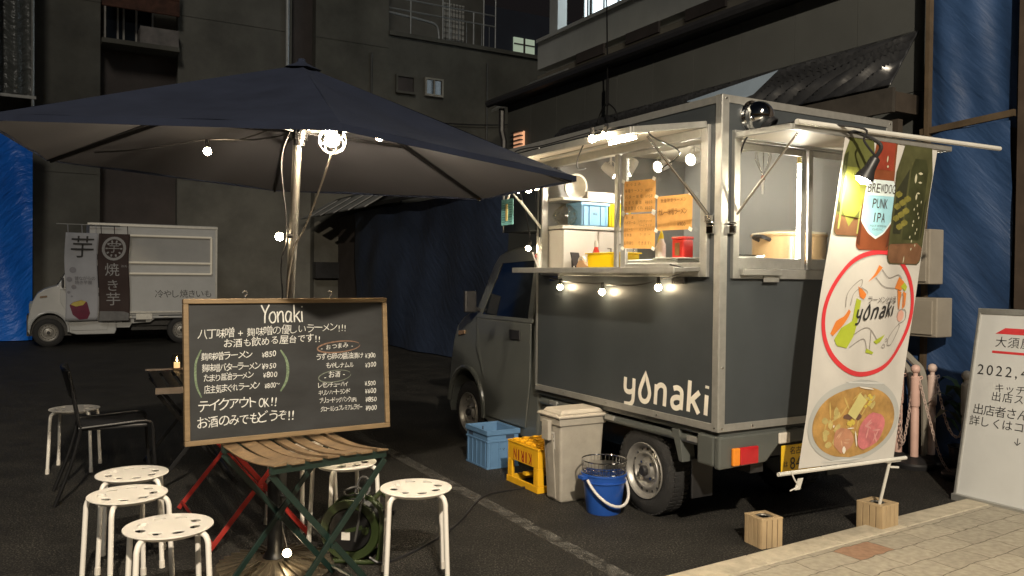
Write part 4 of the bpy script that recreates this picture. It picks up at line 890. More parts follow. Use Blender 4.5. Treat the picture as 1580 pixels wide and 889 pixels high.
b = MB(); pfill(b, [(.06, .30), (.12, .12), (.24, .02), (.38, .03), (.42, .14), (.36, .36), (.26, .40), (.12, .36)], 0, lambda a, c, d: fb(a, c)); b.build('printed_potato', M('sweet_potato_red', (.13, .015, .04), .7, 0, .2, 8), r)
b = MB(); pfill(b, [(.08, .31), (.17, .275), (.29, .30), (.345, .37), (.26, .395), (.12, .355)], 0, lambda a, c, d: tuple(Vector(fb(a, c)) + Vector((0, -.003, 0)))); b.build('printed_flesh', M('potato_flesh', (.45, .36, .08), .7, 0, .15, 8), r)
r, Wd, H, fb = cloth_banner('dark brown banner with pale characters below a round crest', -2.23, -1.68, .48, 2.2, M('brown_banner_cloth', (.042, .026, .024), .8, 0, .12, 4))
PALEINK = M('pale_banner_ink', (.30, .30, .31), .7, 0, .08, 8)
b = MB(); write(b, '焼', .12, .38, .88, .24, fb); write(b, 'き', .14, .36, .58, .22, fb); write(b, '芋', .12, .38, .30, .24, fb); write(b, 'おいも', .42, .52, 1.06, .05, fb); b.build('lettering', PALEINK, r)
b = MB(); stroke(b, [(.28 + .19 * math.cos(i * .2618), 1.43 + .21 * math.sin(i * .2618)) for i in range(24)], .05, fb, True)
write(b, '芋', .17, .39, 1.34, .2, fb)
for i in range(10): a = i * .628; stroke(b, [(.28 + .11 * math.cos(a), 1.43 + .12 * math.sin(a)), (.28 + .15 * math.cos(a), 1.43 + .165 * math.sin(a))], .03, lambda x, z: tuple(Vector(fb(x, z)) + Vector((0, -.002, 0))))
b.build('crest', PALEINK, r)
b = MB(); pfill(b, [(.01, .01), (.54, .01), (.54, .15), (.44, .19), (.32, .16), (.2, .2), (.1, .17), (.01, .2)], 0, lambda a, c, d: fb(a, c)); b.build('printed_ground', M('banner_grey', (.15, .15, .155), .7, 0, .2, 8), r)
# ---------------------------------------------------------------- umbrella
UM = thing('patio_umbrella', 'large six-sided navy patio umbrella with a grey metal pole and lamps beneath', 'umbrella', (-1.15, 4.02, .05))
UO = Vector((-1.15, 4.02, .05)); UC = Vector((-1.069, 4.034, 1.99)); APEX = Vector((-1.052, 4.034, 2.49))
def corner(k, f=1.0, dz=0.0):
    a = -.160 + k * math.pi / 3; dx, dy = 1.383 * math.cos(a), 1.383 * math.sin(a)
    return UC + Vector((dx, dy, -.046 * dx + .004 * dy)) * f + Vector((0, 0, dz))
b = MB()
for k_ in range(6):
    A, B = corner(k_), corner(k_ + 1)
    def pf(s, t_, A=A, B=B):
        e = A.lerp(B, s); p = APEX.lerp(e, t_); q = p - UO
        q.z -= .030 * math.sin(math.pi * s) * math.sin(math.pi * min(1, t_ * .9)) - .012 * math.sin(math.pi * s) * t_ ** 4
        q.z += .004 * math.sin(14 * s + 5 * t_) * t_
        return q
    b.grid(pf, 12, 12)
b.build('canopy', NAVY, UM, smooth=True)
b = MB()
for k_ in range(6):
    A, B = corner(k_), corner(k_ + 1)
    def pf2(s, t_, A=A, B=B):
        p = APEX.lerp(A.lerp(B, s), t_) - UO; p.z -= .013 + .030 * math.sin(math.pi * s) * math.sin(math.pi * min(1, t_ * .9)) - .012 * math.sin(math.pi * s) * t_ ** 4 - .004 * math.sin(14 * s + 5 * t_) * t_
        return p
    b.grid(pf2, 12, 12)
b.build('lit_canopy_underside', M('lamplit_underside_tone', (.044, .045, .056), .8, 0, .12, 4), UM, smooth=True)  # added inner sheet; the lamp's brightening of the underside is put into its colour
b = MB()
for k_ in range(6):
    A, B = corner(k_), corner(k_ + 1)
    for t0 in range(6):
        p, q = A.lerp(B, t0 / 6) - UO, A.lerp(B, (t0 + 1) / 6) - UO
        b.add([p + Vector((0, 0, .004)), q + Vector((0, 0, .004)), q - Vector((0, 0, .022)), p - Vector((0, 0, .022))], [(0, 1, 2, 3)])
b.build('hem', NAVY, UM)
b = MB(); b.lathe([(.10, -.034), (.05, -.012), (.022, .004), (.018, .02), (1e-6, .024)], APEX - UO + Vector((0, 0, .008)), n=6); b.build('top_cap', NAVY, UM)
HUB = UC + Vector((.01, 0, .17)); TOP = APEX - Vector((0, 0, .05))
for k_ in range(6):
    b = MB(); P = corner(k_, .985, -.022); b.bar(TOP - UO, P - UO, .012, .018); b.build('rib', BLACKM, UM)
    b = MB(); Q = TOP.lerp(P, .50); b.bar(HUB - UO, Q - UO - Vector((0, 0, .012)), .012, .016); b.build('stretcher', BLACKM, UM)
dirp = (APEX - UO).normalized()
b = MB(); b.cyl((0, 0, 0), dirp * 1.02, .026, n=20); b.build('lower_pole', M('umbrella_pole_grey', (.10, .10, .10), .35, .6, .1, 10), UM, smooth=True)
b = MB(); b.cyl(dirp * 1.02, dirp * 2.44, .022, n=20); b.build('pole', M('brushed_pole', (.17, .165, .155), .42, .8, .1, 10), UM, smooth=True)
b = MB(); hb = HUB - UO; b.cyl(hb - dirp * .04, hb + dirp * .03, .040, n=16); b.cyl(hb - dirp * .07, hb - dirp * .04, .030, n=16); b.build('hub', BLACKM, UM); b = MB(); tb = TOP - UO; b.cyl(tb - dirp * .04, tb + dirp * .02, .038, n=16); b.build('hub', BLACKM, UM)
UB_ = thing('umbrella_base', 'round ribbed metal umbrella base lit by a small bulb beneath the table', 'umbrella base', (-1.16, 4.005, 0))
b = MB(); b.lathe([(.285, 0), (.29, .012), (.28, .022), (.20, .036), (.09, .052), (.06, .06), (1e-6, .06)], n=56); b.build('plate', M('bronze_cast_iron', (.13, .11, .08), .40, .7, .25, 8), UB_, smooth=True)
b = MB()
for i in range(30):
    a = i * math.pi / 15; c = Vector((math.cos(a), math.sin(a), 0)); b.bar(c * .09 + Vector((0, 0, .056)), c * .272 + Vector((0, 0, .029)), .011, .016)
b.build('rib', MATS['bronze_cast_iron'], UB_)
b = MB(); b.lathe([(.062, .055), (.05, .07), (.036, .10), (.036, .42), (.03, .43), (.0262, .43), (.0262, .2)], n=24); b.cyl((.036, 0, .36), (.075, 0, .36), .012, n=10); b.build('socket_tube', BLACKM, UB_, smooth=True)

# ---------------------------------------------------------------- lamps under and around it
def bulb_on(root, p, base, down=(0, 0, -1), r=.021, mat=None, name='bulb'):
    d = Vector(down).normalized(); p = Vector(p) - base
    b = MB(); b.cyl(p - d * .062, p - d * .018, .0125, n=10); b.build('socket', BLACKP, root)
    b = MB(); b.lathe([(1e-6, -r * 1.15), (.011, -r * .95), (r * .8, -r * .5), (r, 0), (r * .75, r * .65), (1e-6, r)], p, d, 12); b.build(name, mat or BULB, root, smooth=True)
def string(name, label, cable, bulbs, grp=None):
    base = Vector(cable[0][0]); r = thing(name, label, 'string lights', base, 0, grp)
    b = MB()
    for c in cable: b.tube([Vector(p) - base for p in spl(c, 6)], .0042, 5)
    b.build('cable', BLACKP, r)
    for p, d in bulbs: bulb_on(r, p, base, d)
    return r
b1, b2, b3, b4 = Vector((-1.58, 4.21, 2.085)), Vector((-.66, 4.01, 2.135)), Vector((-1.00, 3.985, 2.18)), Vector((-1.145, 4.0, 1.64))
pt = lambda k, f, dz=-.06: corner(k, f, dz) + Vector((0, 0, (1 - f) * .46))
string('string_lights', 'black cable of warm round bulbs looped under the umbrella canopy and down its pole', [
    [pt(3, .80), pt(3, .62, -.12), b1 + Vector((0, 0, .06)), (-1.3, 4.1, 2.13), HUB + Vector((-.04, 0, .0)), b3 + Vector((0, 0, .06)), (-.84, 3.99, 2.20), b2 + Vector((0, 0, .06)), pt(0, .55, -.10), pt(0, .8, -.05), corner(0, .97, -.03)],
    [HUB + Vector((-.04, -.02, 0)), (-1.135, 3.99, 2.0), b4 + Vector((.04, -.005, .02)), (-1.13, 3.985, 1.5), (-1.12, 3.98, 1.2), (-1.17, 3.97, .6)],
    [b1 + Vector((0, 0, .06)), (-1.45, 4.3, 2.16), (-1.2, 4.2, 2.22), (-1.09, 4.07, 2.22)],
    [corner(0, .97, -.03), (.24, 4.41, 2.045), (.17, 4.6, 2.05), T(-.40, 1.5, 2.12), T(-.15, 1.83, 1.98), T(-.05, 1.90, 1.75)]],
    [(b1, (0, 0, -1)), (b2, (.1, 0, -1)), (b3, (0, 0, -1)), (b4, (-1, -.1, -.1)), ((.24, 4.41, 1.985), (0, 0, -1)), ((.13, 4.60, 1.965), (0, 0, -1)), (T(-.42, 1.45, 2.03), (0, 0, -1)), (T(-.38, 1.38, 2.03), (0, 0, -1)), (T(-.05, 1.926, 1.666), (-.3, .3, -1))])
string('string_lights', 'black cable with three warm round bulbs hanging under the serving counter', [
    [T(-.03, 1.80, 1.47), T(-.05, 1.49, 1.43), T(-.05, 1.0, 1.412), T(-.05, .70, 1.41), T(-.05, .45, 1.445), T(-.04, .22, 1.50), T(-.24, .13, 1.53)]],
    [(T(-.05, 1.49, 1.385), (0, 0, -1)), (T(-.05, 1.0, 1.362), (0, 0, -1)), (T(-.05, .45, 1.40), (0, 0, -1))])
string('string_lights', 'warm bulb and loose black cable along the lip of the open hatch', [
    [T(-.50, .10, 2.25), T(-.53, .40, 2.262), T(-.52, .50, 2.25), T(-.42, .75, 2.165), T(-.25, 1.0, 2.14), T(-.12, 1.1, 2.16)], [T(-.53, .40, 2.262), T(-.545, .9, 2.25), T(-.55, 1.3, 2.245), T(-.5, 1.4, 2.1)]],
    [(T(-.555, .42, 2.215), (0, 0, -1)), (T(-.555, .30, 2.222), (0, .6, -.6))])
cb = MB(); cb.tube([p for p in spl([T(-.42, .11, 2.235), T(-.38, .12, 2.20), T(.1, .45, 2.2), T(.1, .62, 2.12)], 5)], .005, 5)
cb.tube(spl([T(.12, -.40, 2.25), T(.12, -.1, 2.24), T(.135, .0, 2.14), T(.12, .03, 2.02), T(.10, .05, 1.9)], 5), .005, 5); tag(cb.build('power_cable', BLACKP), 'loose black power cable draped past the corner post hatches', 'cable')
# light tubes: one under the lip of the side hatch, one upright behind the rear sashes
r = tt('light_tube', 'short glowing light tube under the lip of the open side hatch', 'light tube', -.50, .20, 2.185)
b = MB(); b.cyl((0, -.085, 0), (0, .13, 0), .009, n=10); b.build('tube', M('lit_tube', (1, .95, .85), .3, 0, 0, emit=(1, .84, .60), estr=230), r)
b = MB(); b.box(-.012, .012, -.095, .14, .008, .016); b.build('holder', ALU, r)
r = tt('light_tube', 'upright glowing light tube behind the rear window stile', 'light tube', .655, .045, 1.58)
b = MB(); b.cyl((0, 0, .0), (0, 0, .55), .010, n=10); b.build('tube', M('lit_white_tube', (1, .97, .92), .3, 0, 0, emit=(1, .90, .76), estr=100), r)
b = MB(); b.cyl((0, 0, .551), (0, 0, .60), .013, n=10); b.build('end_cap', M('yellow_tube', (.70, .55, .22)), r)
# caged work lamp
WL_ = thing('work_lamp', 'blazing caged work lamp clamped beside the umbrella hub', 'work lamp', (-.875, 3.93, 2.11)); ld = Vector((.25, -.35, -.55)).normalized()
b = MB(); b.lathe([(1e-6, -.055), (.018, -.05), (.022, -.03), (.036, 0), (.030, .025), (1e-6, .036)], (0, 0, 0), ld, 16); b.build('bulb', M('work_bulb', (1, .9, .7), .3, 0, 0, emit=(1, .80, .54), estr=1700), WL_, smooth=True)
b = MB(); e1 = ld.orthogonal().normalized(); e2 = ld.cross(e1)
for i in range(8):
    a = i * math.pi / 4; c = e1 * math.cos(a) + e2 * math.sin(a); b.tube(spl([c * .025 - ld * .06, c * .060 - ld * .02, c * .062 + ld * .03, c * .03 + ld * .075, ld * .08], 4), .0024, 5)
for h, rr in ((-.02, .060), (.03, .062), (.06, .042)): b.tube([ld * h + (e1 * math.cos(i * .393) + e2 * math.sin(i * .393)) * rr for i in range(16)], .0024, 5, closed=True)
b.build('cage', M('white_wire', (.7, .66, .58), .4, .2, .05, 10), WL_)
b = MB(); b.cyl(-ld * .06, -ld * .15, .021, .018, 12); b.bar(-ld * .13, HUB - Vector((-.875, 3.93, 2.11)), .016, .012); b.build('handle', M('white_handle', (.6, .56, .5), .45, 0, .05, 10), WL_)
b = MB(); q = [Vector(p) - Vector((-.875, 3.93, 2.11)) for p in ((-.875, 3.91, 2.03), (-.91, 3.91, 1.92), (-1.0, 3.95, 1.70), (-1.08, 3.995, 1.55), (-1.115, 3.995, 1.2), (-1.13, 3.97, .5))]
b.tube(spl(q, 6), .005, 6); b.build('cord', M('pale_cord', (.34, .31, .27), .5, 0, .1, 10), WL_)
# bulb on the base plate
r = thing('floor_bulb', 'small glowing bulb lying on the umbrella base', 'bulb', (-1.07, 3.93, .085))
bulb_on(r, (-1.07, 3.90, .112), Vector((-1.07, 3.93, .085)), (.2, -.5, .5), .021, M('floor_bulb_glow', (1, .9, .7), .3, 0, 0, emit=(1, .78, .48), estr=48))
b = MB(); b.tube(spl([(0, .045, -.01), (-.03, .08, .02), (-.07, .07, .25), (-.06, .05, .6)], 5), .004, 5); b.build('cord', BLACKP, r)
# clip lamp on the banner
CL = T(.50, -.50, 1.975); r = thing('clip_lamp', 'black clip lamp hooked over the banner rod, glaring on the printed bottles', 'clip lamp', CL)
d = (AX * -.35 + AY * .30 + Vector((0, 0, -.9))).normalized()
b = MB(); b.lathe([(.015, -.13), (.026, -.12), (.030, -.06), (.046, -.02), (.048, .0), (.044, .0), (.028, -.05), (1e-6, -.06)], (0, 0, 0), d, 20); b.build('shade', BLACKP, r, smooth=True)
b = MB(); b.lathe([(1e-6, -.055), (.020, -.04), (.036, -.008), (.032, .012), (1e-6, .024)], (0, 0, 0), d, 14); b.build('bulb', M('clip_bulb', (1, .95, .8), .3, 0, 0, emit=(1, .88, .62), estr=420), r, smooth=True)
b = MB(); b.tube(spl([-d * .13, -d * .17 + Vector((0, 0, .03)), AY * .06 + Vector((0, 0, .255)), AY * .12 + Vector((0, 0, .24))], 6), .010, 8); b.tube(spl([-d * .13, Vector((0, 0, .2)), Vector((0, 0, .26)), -AX * .2 + AY * .1 + Vector((0, 0, .28)), -AX * .42 + AY * .15 + Vector((0, 0, .265))], 6), .006, 6); b.build('gooseneck', BLACKP, r)

# ---------------------------------------------------------------- chalkboard
CBO = Vector((-1.388, 3.458, .715)); ce = Vector((.84056, .54172, 0)); cu = Vector((-.04787, .07427, .99609)); cn = ce.cross(cu)
CB = thing('chalkboard', 'oak-framed chalkboard menu handwritten in white Japanese chalk, propped on the slatted table', 'chalkboard')
CB.matrix_world = Matrix(((ce.x, -cn.x, cu.x, CBO.x), (ce.y, -cn.y, cu.y, CBO.y), (ce.z, -cn.z, cu.z, CBO.z), (0, 0, 0, 1)))
BWD, BHT = .947, .632
b = MB(); b.box(.015, BWD - .015, .004, .016, .015, BHT - .015); b.build('slate', BOARD, CB)
b = MB(); q = .022
b.box(0, BWD, -.010, .022, 0, q); b.box(0, BWD, -.010, .022, BHT - q, BHT); b.box(0, q, -.010, .022, q + .0005, BHT - q - .0005); b.box(BWD - q, BWD, -.010, .022, q + .0005, BHT - q - .0005)
b.build('frame', WOODF, CB, bevel=.003)
for x in (.265, .66):
    b = MB(); b.tube(spl([(x, .008, BHT), (x, .008, BHT + .012), (x + .010, .008, BHT + .020), (x + .008, .008, BHT + .032), (x - .004, .008, BHT + .034), (x - .010, .008, BHT + .026)], 5), .0028, 6); b.build('hook', STEEL, CB)
fb = lambda a, c: (a, .0025, c)
THIN[0] = -.011
b = MB()
YO = {'Y': [[(0, 1), (.24, .52)], [(.50, 1.02), (.24, .52), (.20, -.02)]], 'o': [[(.28, .62), (.08, .5), (.02, .22), (.16, .0), (.36, .06), (.42, .36), (.30, .62)]], 'n': [[(0, .62), (.04, 0)], [(.03, .36), (.18, .60), (.34, .56), (.38, .0)]],
      'a': [[(.38, .56), (.16, .62), (.02, .34), (.10, .04), (.28, .10), (.40, .55), (.36, .10), (.46, .02)]], 'k': [[(.02, 1.0), (.04, 0)], [(.38, .62), (.06, .30)], [(.14, .38), (.42, .0)]], 'i': [[(.02, .62), (.04, .0)], [(.03, .84), (.05, .92)]]}
x = .336; kk = 0
for ch, ww in zip('Yonaki', (.036, .040, .038, .042, .038, .02)):
    for stp in YO[ch]:
        kk += 1; pts = [(x + px * .072, .522 + py * .080) for px, py in stp]
        stroke(b, sp2(pts, 4) if len(pts) > 2 else pts, .0062, lambda a, c, L=kk: (a, .0025 - L * .0001, c))
    x += ww * .95
TXT = [('八丁味噌 + 麹味噌の優しいラーメン!!!', .059, .453, .739, .475, .040), ('お酒も飲める屋台です!!', .166, .413, .611, .428, .036), ('麹味噌ラーメン', .071, .361, .293, .364, .033), ('¥850', .332, .364, .398, .370, .030),
       ('麹味噌バターラーメン', .076, .310, .325, .312, .033), ('¥950', .332, .311, .398, .317, .030), ('たまり醤油ラーメン', .082, .268, .293, .273, .031), ('¥800', .336, .272, .402, .276, .030), ('店主気まぐれラーメン', .083, .216, .323, .224, .034), ('¥800〜', .343, .224, .415, .230, .028),
       ('テイクアウトOK!!', .056, .137, .399, .145, .050), ('お酒のみでもどうぞ!!', .054, .066, .477, .076, .048), ('- おつまみ -', .605, .386, .774, .394, .025), ('うずら卵の醤油漬け', .584, .341, .821, .339, .028), ('¥300', .828, .339, .886, .342, .028), ('もやしナムル', .632, .300, .771, .297, .026), ('¥300', .828, .294, .886, .297, .028),
       ('- お酒 -', .620, .250, .728, .259, .029), ('レモンチューハイ', .594, .210, .739, .209, .025), ('¥500', .824, .206, .882, .208, .028), ('キリンハートランド', .593, .174, .748, .174, .025), ('¥600', .824, .169, .882, .170, .028), ('ブリュードッグパンクIPA', .598, .138, .782, .134, .026), ('¥850', .824, .128, .884, .130, .028), ('グロールシュプレミアムラガー', .601, .098, .809, .095, .025), ('¥900', .824, .086, .884, .088, .028)]
b.build('chalk_writing', CHALK, CB)
for tx, x0, y0, x1, y1, h in TXT:
    b = MB(); write(b, tx, x0, x1, y0, h, fb, jit=.09, y1=y1, slant=.05); b.build('chalk_writing', CHALK, CB); THIN[0] = 0.0
b = MB(); fl = lambda a, c: (a, .0035, c)
def el(cx, cy, rx, ry, w_, tw=1.0):
    stroke(b, [(cx + rx * math.cos(a) * 1.0, cy + ry * math.sin(a) + .006 * math.cos(a)) for a in [.3 + i * .2 for i in range(int(31 * tw))]], w_, fl, taper=True)
el(.700, .400, .106, .026, .007); b.build('rust_chalk_ring', M('rust_chalk', (.19, .115, .08), .9, 0, .4, 120), CB)
b = MB(); el(.676, .262, .080, .027, .005); b.build('grey_chalk_ring', M('grey_chalk', (.14, .155, .13), .9, 0, .4, 120), CB)
b = MB(); stroke(b, sp2([(.074, .410), (.052, .36), (.048, .30), (.054, .25), (.072, .204)], 6), .010, fl, taper=True); b.build('green_chalk_bracket', M('green_chalk', (.14, .19, .12), .9, 0, .5, 120), CB); b = MB(); stroke(b, sp2([(.420, .396), (.446, .35), (.452, .30), (.442, .25), (.416, .208)], 6), .013, fl, taper=True); b.build('green_chalk_bracket', M('green_chalk', (.14, .19, .12), .9, 0, .5, 120), CB)

# ---------------------------------------------------------------- folding tables and seats
def fold_table(name, label, c, rz, L, Wd, H, nsl, slat, metal, warp=0.0, span=None, grp='folding slatted tables'):
    r = thing(name, label, 'table', (c[0], c[1], 0), rz, grp); sp = span or L
    pitch = Wd / nsl; sw = pitch * .71
    for i in range(nsl):
        x = -Wd / 2 + pitch * (i + .5); b = MB(); ph = random.uniform(-.5, .5); tw = random.uniform(-.006, .006)
        def sf_(s, t_): 
            return None
        N = 8; vs = []; fs = []
        for j in range(N + 1):
            y = -L / 2 + L * j / N; zz = H - warp * math.sin(math.pi * j / N) * (1 + .3 * ph) + .006 * ph * math.cos(math.pi * j / N)
            for dx, dz in ((-sw / 2, -.010), (sw / 2, -.010), (sw / 2, tw), (-sw / 2, -tw)): vs.append((x + dx, y, zz + dz))
        for j in range(N):
            a = j * 4
            for k_ in range(4): fs.append((a + k_, a + (k_ + 1) % 4, a + 4 + (k_ + 1) % 4, a + 4 + k_))
        fs += [(0, 1, 2, 3), (N * 4 + 3, N * 4 + 2, N * 4 + 1, N * 4)]
        b.add(vs, fs); b.build('slat', slat, r, bevel=.002)
    b = MB()
    for s in (-1, 1): b.bar((-Wd / 2 + .01, s * (L / 2 - .03), H - .028), (Wd / 2 - .01, s * (L / 2 - .03), H - .028), .022, .030)
    b.build('rail', metal, r)
    for s in (-1, 1):
        y = s * (sp / 2 - .03)
        for k_ in (-1, 1):
            b = MB(); yy = y + k_ * .014; b.bar((-k_ * (Wd / 2 - .02), yy, H - .05), (k_ * (Wd / 2 + .02), yy, .012), .026, .010, (0, 1, 0)); b.build('leg', metal, r, bevel=.002)
    b = MB()
    for k_ in (-1, 1): b.tube([(k_ * (Wd / 2 + .0), -sp / 2 + .04, .05), (k_ * (Wd / 2 + .0), sp / 2 - .04, .05)], .009, 6)
    for s in (-1, 1): b.cyl((0, s * (sp / 2 - .03) - .03, H * .47), (0, s * (sp / 2 - .03) + .03, H * .47), .010, n=8)
    b.build('crossbar', metal, r)
    return r
fold_table('folding_table', 'small folding table with weathered wooden slats and dark green legs holding up the chalkboard', (-.905, 3.548), rad(40.8), .55, .547, .71, 7, SLATW, GREEN, .022)
fold_table('folding_table', 'red-legged folding table hidden mostly behind the chalkboard', (-1.57, 4.73), rad(31.3), 1.01, .50, .68, 6, SLATW, RED, .0, .97)
TB3 = fold_table('folding_table', 'black folding table with a pale end slat, carrying the candle jar', (-2.34, 5.89), rad(27), 1.05, .50, .70, 6, M('dark_stained_slat', (.018, .015, .013), .5, 0, .3, 6), BLACKM, .0)
for q in ((-.26, .26, .49, .54, .702, .712), (-.25, .25, -.54, -.527, .66, .70)):
    b = MB(); b.box(*q); b.build('end_slat', M('pale_slat', (.33, .27, .23), .6, 0, .2, 8), TB3)
r = thing('candle_jar', 'small lit candle in a clear glass jar on the black table', 'candle', (-2.58, 6.27, .71))
b = MB(); b.lathe([(.038, .0), (.042, .01), (.042, .095), (.038, .11), (.038, .12), (.035, .12), (.035, .11), (.038, .09), (.038, .012), (.038, .0)], n=20); b.build('glass_jar', glass('jar_glass', (.95, .93, .9), 1.6), r, smooth=True)
b = MB(); b.lathe([(.022, .012), (.022, .055), (1e-6, .058)], n=14); b.build('wax', M('candle_wax', (.8, .62, .4), .5, 0, .05, 10, emit=(1, .62, .28), estr=1.2), r, smooth=True)
b = MB(); b.lathe([(1e-6, .06), (.006, .068), (.004, .082), (1e-6, .095)], n=8); b.build('flame', M('candle_flame', (1, .8, .5), .5, 0, 0, emit=(1, .68, .3), estr=40), r)
# hole-topped stools
def make_stool():
    r = thing('stool', 'x', 'stool', (0, 0, 0), 0, 'white round stools with holed seats')
    c = bpy.data.curves.new('s', 'CURVE'); c.dimensions = '2D'; c.fill_mode = 'BOTH'; c.extrude = .0008; c.bevel_depth = .0018; c.bevel_resolution = 2
    def loop(cx, cy, rx, ry, n, rot=0.0):
        s_ = c.splines.new('POLY'); s_.points.add(n - 1); s_.use_cyclic_u = True
        for i in range(n):
            a = 2 * math.pi * i / n; x, y = rx * math.cos(a), ry * math.sin(a)
            s_.points[i].co = (cx + x * math.cos(rot) - y * math.sin(rot), cy + x * math.sin(rot) + y * math.cos(rot), 0, 1)
    loop(0, 0, .168, .168, 56)
    for i in range(8): a = i * math.pi / 4 + .2; loop(.108 * math.cos(a), .108 * math.sin(a), .027, .020, 18, a + math.pi / 2)
    o = bpy.data.objects.new('s', c); COL.objects.link(o)
    me = bpy.data.meshes.new_from_object(o.evaluated_get(bpy.context.evaluated_depsgraph_get())); bpy.data.objects.remove(o)
    me.name = 'seat'; me.materials.clear(); me.materials.append(STOOLW)
    for v in me.vertices: v.co.z += .445
    for p in me.polygons: p.use_smooth = abs(p.normal.z) < .9
    s_ = bpy.data.objects.new('seat', me); COL.objects.link(s_); s_.parent = r
    b = MB(); b.tube([(.135 * math.cos(i * .262), .135 * math.sin(i * .262), .433) for i in range(24)], .009, 6, closed=True); b.build('seat_ring', STOOLW, r, smooth=True)
    for k_ in range(4):
        a = k_ * math.pi / 2 + math.pi / 4; P = lambda rr, z: (rr * math.cos(a), rr * math.sin(a), z)
        b = MB(); b.tube(spl([P(.10, .432), P(.140, .432), P(.168, .424), P(.181, .398), P(.184, .36), P(.193, .18), P(.202, .012)], 5), .0115, 10); lg = b.build('leg', STOOLW, r, smooth=True)
        b = MB(); b.cyl(P(.201, .035), P(.2025, .0), .0135, n=10); b.build('foot_cap', M('white_rubber', (.66, .62, .56), .6, 0, .1, 10), lg)
    return r
st0 = make_stool()
STL = [(-.447, 3.864, 10, 'white round stool standing alone between the table and the parking line'), (-.891, 4.369, 35, 'white round stool behind the slatted table, above the cable reel'), (-1.22, 4.76, 60, 'white round stool almost hidden behind the table and pole'),
       (-1.90, 4.078, 22, 'hindmost white stool of the three clustered by the chalkboard corner'), (-1.742, 3.695, 50, 'middle white stool of the three clustered by the chalkboard corner'), (-1.362, 3.237, 30, 'front white stool of the three clustered by the chalkboard corner'), (-3.22, 5.993, 15, 'white stool standing far back beyond the black chair')]
for i, (x, y, a, lb) in enumerate(STL):
    o = st0 if i == 0 else copy_tree(st0); o.location = (x, y, 0); o.rotation_euler.z = rad(a); o['label'] = lb
# black folding chair
r = thing('folding_chair', 'black metal folding chair turned sideways among the white stools', 'chair', (-2.63, 5.35, 0), rad(30))
for s in (-1, 1):
    y = s * .21
    b = MB(); b.tube(spl([(-.26, y, .84), (-.25, y, .80), (-.20, y, .52), (-.19, y, .46), (-.24, y, .25), (-.33, y, 0)], 5), .012, 8); b.build('rear_leg', BLACKM, r, smooth=True)
    b = MB(); b.tube(spl([(-.20, y, .475), (.05, y, .49), (.18, y, .495), (.225, y, .46), (.235, y, .30), (.26, y, 0)], 5), .011, 8); b.build('front_leg', BLACKM, r, smooth=True)
b = MB(); b.box(-.20, .20, -.20, .20, .455, .478); b.build('seat', BLACKP, r, bevel=.008)
b = MB(); b.grid(lambda s, t_: (-.262 + .10 * (1 - t_) * .5 - .03 * math.sin(math.pi * s), -.205 + .41 * s, .66 + .19 * t_), 10, 5); b.build('backrest', BLACKP, r, smooth=True, solid=.016)
# cable reel
r = thing('cable_reel', 'green and black extension cable reel under the slatted table', 'cable reel', (-.80, 4.17, 0), rad(-5))
GRN = M('olive_green_plastic', (.020, .032, .008), .4, 0, .12, 10)
for y in (-.075, .075):
    b = MB(); b.lathe([(.112, -.006), (.150, -.010), (.156, 0), (.150, .010), (.112, .006), (.112, -.006)], (0, y, .165), (0, -1, 0), 40); b.build('flange', GRN, r, smooth=True)
b = MB(); b.lathe([(.107, -.065), (.107, .066)], (0, 0, .165), (0, -1, 0), 32); b.lathe([(1e-6, -.078), (.105, -.078), (.105, -.072), (1e-6, -.072)], (0, 0, .165), (0, 1, 0), 32); b.build('drum', BLACKM, r)
b = MB()
for i in range(9): b.tube([(.122 * math.cos(a * .262), -.056 + i * .014, .165 + .122 * math.sin(a * .262)) for a in range(24)], .0085, 6, closed=True)
b.build('wound_cable', BLACKP, r)
b = MB(); b.tube(spl([(-.13, -.09, .0), (-.05, -.09, .012), (.10, -.09, .012), (.155, -.09, .05), (.165, -.09, .25), (.12, -.09, .325)], 5), .013, 8); b.tube(spl([(-.13, .09, .0), (-.05, .09, .012), (.10, .09, .012), (.155, .09, .05), (.165, .09, .25), (.12, .09, .325)], 5), .013, 8); b.tube([(.12, -.09, .325), (.12, .09, .325)], .014, 8); b.tube([(-.08, -.09, .01), (-.08, .09, .01)], .011, 8); b.box(.152, .164, -.08, .08, .06, .24); b.build('stand', GRN, r, bevel=.006)
b = MB(); b.obox((-.02, -.078, .135), (.022, 0, 0), (0, .002, 0), (0, 0, .02)); b.build('sticker', M('white_sticker', (.6, .58, .54), .5, 0, .1, 30), r)
b = MB(); b.obox((.02, -.074, .17), (.045, 0, .012), (0, .006, 0), (0, 0, .010)); b.lathe([(.018, 0), (.018, .02), (1e-6, .022)], (.085, -.082, .17), (0, -1, 0), 14); b.build('crank', GRN, r)
b = MB(); b.obox((.185, -.03, .25), (.035, 0, 0), (0, .012, 0), (0, 0, .012)); b.obox((.19, -.03, .235), (.010, 0, 0), (0, .01, 0), (0, 0, .02)); b.build('plug', BLACKP, r)
b = MB(); b.tube(spl([(.03, -.085, .11), (.05, -.09, .22), (.06, -.085, .30), (.06, -.03, .345), (.0, .02, .36), (-.05, .0, .34), (-.02, -.04, .33), (.05, -.03, .345)], 6), .006, 6); b.tube(spl([(.0, .02, .33), (.02, .03, .40), (.06, .02, .41), (.08, .0, .36), (.07, -.02, .33)], 6), .006, 6); b.build('loose_cable', M('grey_cable', (.06, .06, .06), .5, 0, .1, 10), r)
b = MB(); b.tube([Vector((0, 0, 0)) + p for p in spl([(-.70, 4.06, .04), (-.62, 4.08, .008), (-.45, 4.35, .008), (-.30, 4.75, .008), (-.18, 5.3, .008), (.0, 5.5, .008), (.45, 5.75, .008), (1.0, 5.9, .01)], 8)], .007, 6); tag(b.build('extension_cord', BLACKP), 'black extension cord snaking across the asphalt from the green reel', 'cord')

